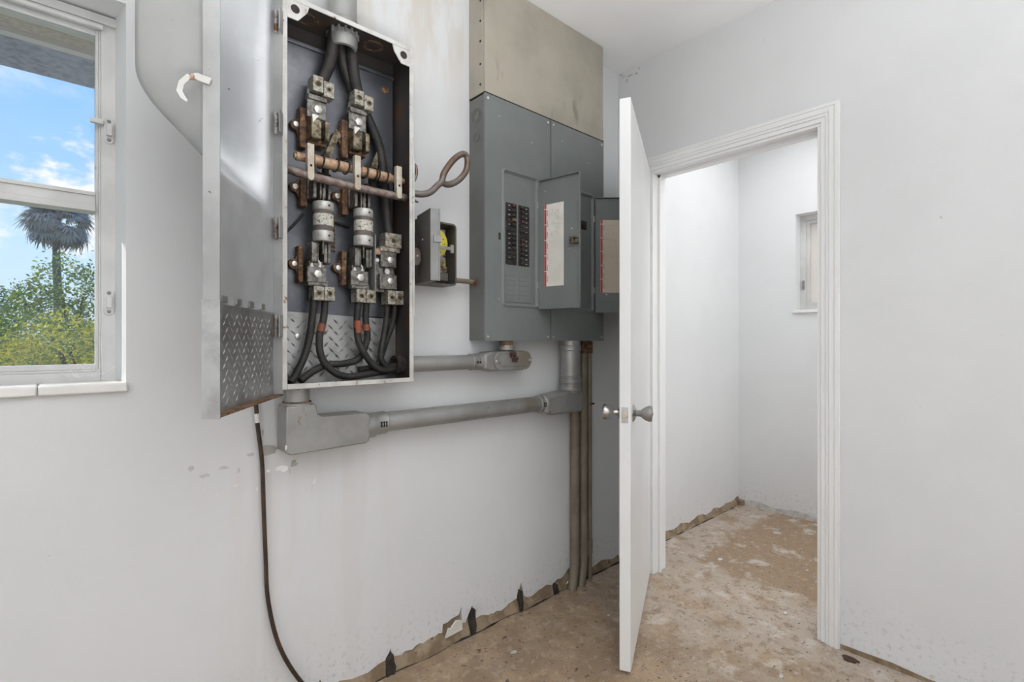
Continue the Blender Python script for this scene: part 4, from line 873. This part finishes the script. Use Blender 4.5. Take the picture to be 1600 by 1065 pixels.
for i in range(900):
    x, y = (q.uniform(-1.25, 1.38), q.uniform(-1.3, -.09)) if i % 2 else (q.uniform(-.7, .5), q.uniform(-1.5, -.5))
    if -.12 < x < .13 and not (-.95 < y < -.22): continue
    s = q.choice((.001, .0012, .0015, .002, .003)); a = q.uniform(0, 6.28); c, sn = math.cos(a), math.sin(a); L_ = s * q.uniform(1, 2.6)
    g.add([(x - L_ * c, y - L_ * sn, .0005), (x + s * sn, y - s * c, .0005), (x + L_ * c, y + L_ * sn, .0005), (x - s * sn, y + s * c, .0005), (x, y, s * .8)], [(0, 1, 4), (1, 2, 4), (2, 3, 4), (3, 0, 4)])
tag(obj('floor_grit', g, stemm, smooth=0), 'scattered dark grit and crumbs over the concrete floor', 'grit', kind='stuff')
g = MB(); g.prism(blob(-.06, -1.085, .018, .03, 11, 5), (0, 0, .0), (1, 0, 0), (0, 1, 0), (0, 0, .007)); tag(obj('dirt_clump', g, mudm, smooth=0), 'dark dirt clump at the foot of the right door casing', 'dirt')

# ================================================================ OUTSIDE
so = thing('roof_eave', 'dark stucco roof overhang with a tan vent strip seen through the large window', 'eave', (-2.6, .6, 2.2), kind='structure')
obj('stucco_soffit', MB().box(-8, 3, .70, 1.0, 2.195, 2.30), soffitm, so)
obj('wood_strip', MB().box(-8, 3, .665, .70, 2.180, 2.30), soffitboard, so)
obj('vent_strip', MB().box(-8, 3, .22, .665, 2.198, 2.30), ventm, so)
tag(obj('lawn', MB().box(-70, 70, 1.2, 120, -.5, -.4), lawnm), 'green ground outside the window', 'lawn', kind='structure')
def bush(name, cx, cy, lobes, nl, ls, m, lab, seed, group=None):
    t = thing(name, lab, 'shrub', (cx, cy, -.4), group); q = random.Random(seed); vs = []; fs = []
    tot = sum(l[3] * l[4] for l in lobes)
    for (lx, ly, lz, rx_, rz_) in lobes:
        for i in range(int(nl * rx_ * rz_ / tot)):
            d = V((q.gauss(0, 1), q.gauss(0, 1), q.gauss(0, 1))).normalized(); k = q.uniform(.55, 1.0) ** .5 * (1 + .10 * math.sin(d.x * 9 + lx) * math.sin(d.z * 11) + (q.random() ** 6) * .22)
            c = V((cx + lx, cy + ly, lz)) + V((d.x * rx_ * k, d.y * rx_ * k, d.z * rz_ * k))
            a = V((q.gauss(0, 1), q.gauss(0, 1), q.gauss(0, .7))).normalized() * ls * q.uniform(.6, 1.4); b_ = a.orthogonal().normalized(); b_ = Matrix.Rotation(q.uniform(0, 6.28), 3, a) @ b_ * a.length * .42
            n0 = len(vs); vs += [c - a, c + b_, c + a, c - b_]; fs.append((n0, n0 + 1, n0 + 2, n0 + 3))
    g = MB(); g.v = [tuple(p) for p in vs]; g.f = fs; obj('foliage', g, m, t, smooth=0, kind='stuff')
    s = MB()
    for i in range(7):
        lx, ly, lz, rx_, rz_ = lobes[i % len(lobes)]; s.tube([(cx + lx * .2, cy + ly * .2, -.4), (cx + lx * .6, cy + ly, lz * .5), (cx + lx + q.uniform(-.3, .3) * rx_, cy + ly, lz + rz_ * .4)], [.05, .03, .012], 6, 4)
    obj('stem', s, stemm, t)
    return t
G = 'shrubs outside the large window'
bush('bush', -4.66, 14.8, [(-1.1, 0, 1.2, 1.35, 1.42), (.6, .1, 1.33, 1.2, 1.42), (1.6, 0, 1.1, 1.0, 1.36), (-2.7, 0, 1.2, 1.3, 1.48), (.2, .1, .3, 1.4, .9)], 17000, .046, darkleaf, 'dark green bush at the far left beneath the sky', 1, G)
bush('bush', -1.95, 11.2, [(-.15, 0, 1.55, .75, 1.25), (.65, .1, 1.65, .8, 1.25), (-.5, 0, 1.2, .7, 1.1), (1.6, 0, 1.3, .9, 1.2), (.2, .1, .4, 1.2, .8)], 19000, .036, midleaf, 'taller green bush just below the palm trunk', 2, G)
bush('bush', -3.45, 8.2, [(-1.0, 0, .72, .95, .83), (.2, .1, .66, .9, .94), (1.0, 0, .76, .76, .88), (-2.1, 0, .75, 1.0, .9), (.0, 0, .2, 1.1, .6)], 19000, .034, midleaf, 'green and olive bush low in front at the left', 3, G)
bush('bush', -1.82, 5.6, [(-.3, 0, .79, .56, .69), (.3, .1, .87, .6, .7), (-.73, 0, .62, .52, .62), (.95, 0, .83, .7, .7), (.0, 0, .25, .8, .55)], 24000, .022, yelleaf, 'yellow-green bush filling the lower right of the window', 4, G)
# fan palm
t = thing('palm_tree', 'tall grey-green fan palm rising behind the bushes', 'palm tree', (-2.27, 36, -.4))
obj('trunk', MB().tube([(-2.3, 36, -.4), (-2.25, 36, 3), (-2.32, 36, 6), (-2.27, 36, 8.1)], [.26, .19, .17, .20], 12, 5), trunkm, t)
def frond_mesh(seed):
    q = random.Random(seed); vs = []; fs = []
    def quad(a, b_, c, d): n0 = len(vs); vs.extend([a, b_, c, d]); fs.append((n0, n0 + 1, n0 + 2, n0 + 3))
    quad(V((0, -.015, 0)), V((0, .015, 0)), V((.85, .01, .05)), V((.85, -.01, .05)))   # stalk
    for i in range(19):   # leaflets of the fan
        a = R(-105 + 210 * i / 18); ln = q.uniform(.62, .85) * (1 - .25 * abs(i - 9) / 9); c, s = math.cos(a), math.sin(a); w_ = .055
        o = V((.85, 0, .05)); m_ = o + V((c * ln * .6, s * ln * .6, .02)); e_ = o + V((c * ln, s * ln, -.22 - q.uniform(0, .22))); p = V((-s, c, .15)) * w_
        n0 = len(vs); vs.extend([o, m_ + p, e_, m_ - p]); fs.append((n0, n0 + 1, n0 + 2, n0 + 3))
    me = bpy.data.meshes.new('frond'); me.from_pydata([tuple(v) for v in vs], [], fs); me.materials.append(frondm); return me
fm = [frond_mesh(i) for i in range(4)]; q = random.Random(8)
dfm = []
for m_ in fm[:2]: c = m_.copy(); c.materials[0] = deadfrondm; dfm.append(c)
for i in range(90):
    el = R(q.uniform(-62, 65)); az = q.uniform(0, 2 * math.pi); dead = el < R(-50)
    o = bpy.data.objects.new('frond', (dfm if dead else fm)[i % (2 if dead else 4)]); C.objects.link(o); o.parent = t
    o.location = (.0 + q.uniform(-.1, .1), q.uniform(-.1, .1), 8.12 + q.uniform(-.12, .22) + (0 if el > 0 else -.1)); o.rotation_euler = (q.uniform(-.6, .6), -el, az); k = q.uniform(.95, 1.2); o.scale = (k, k, k)
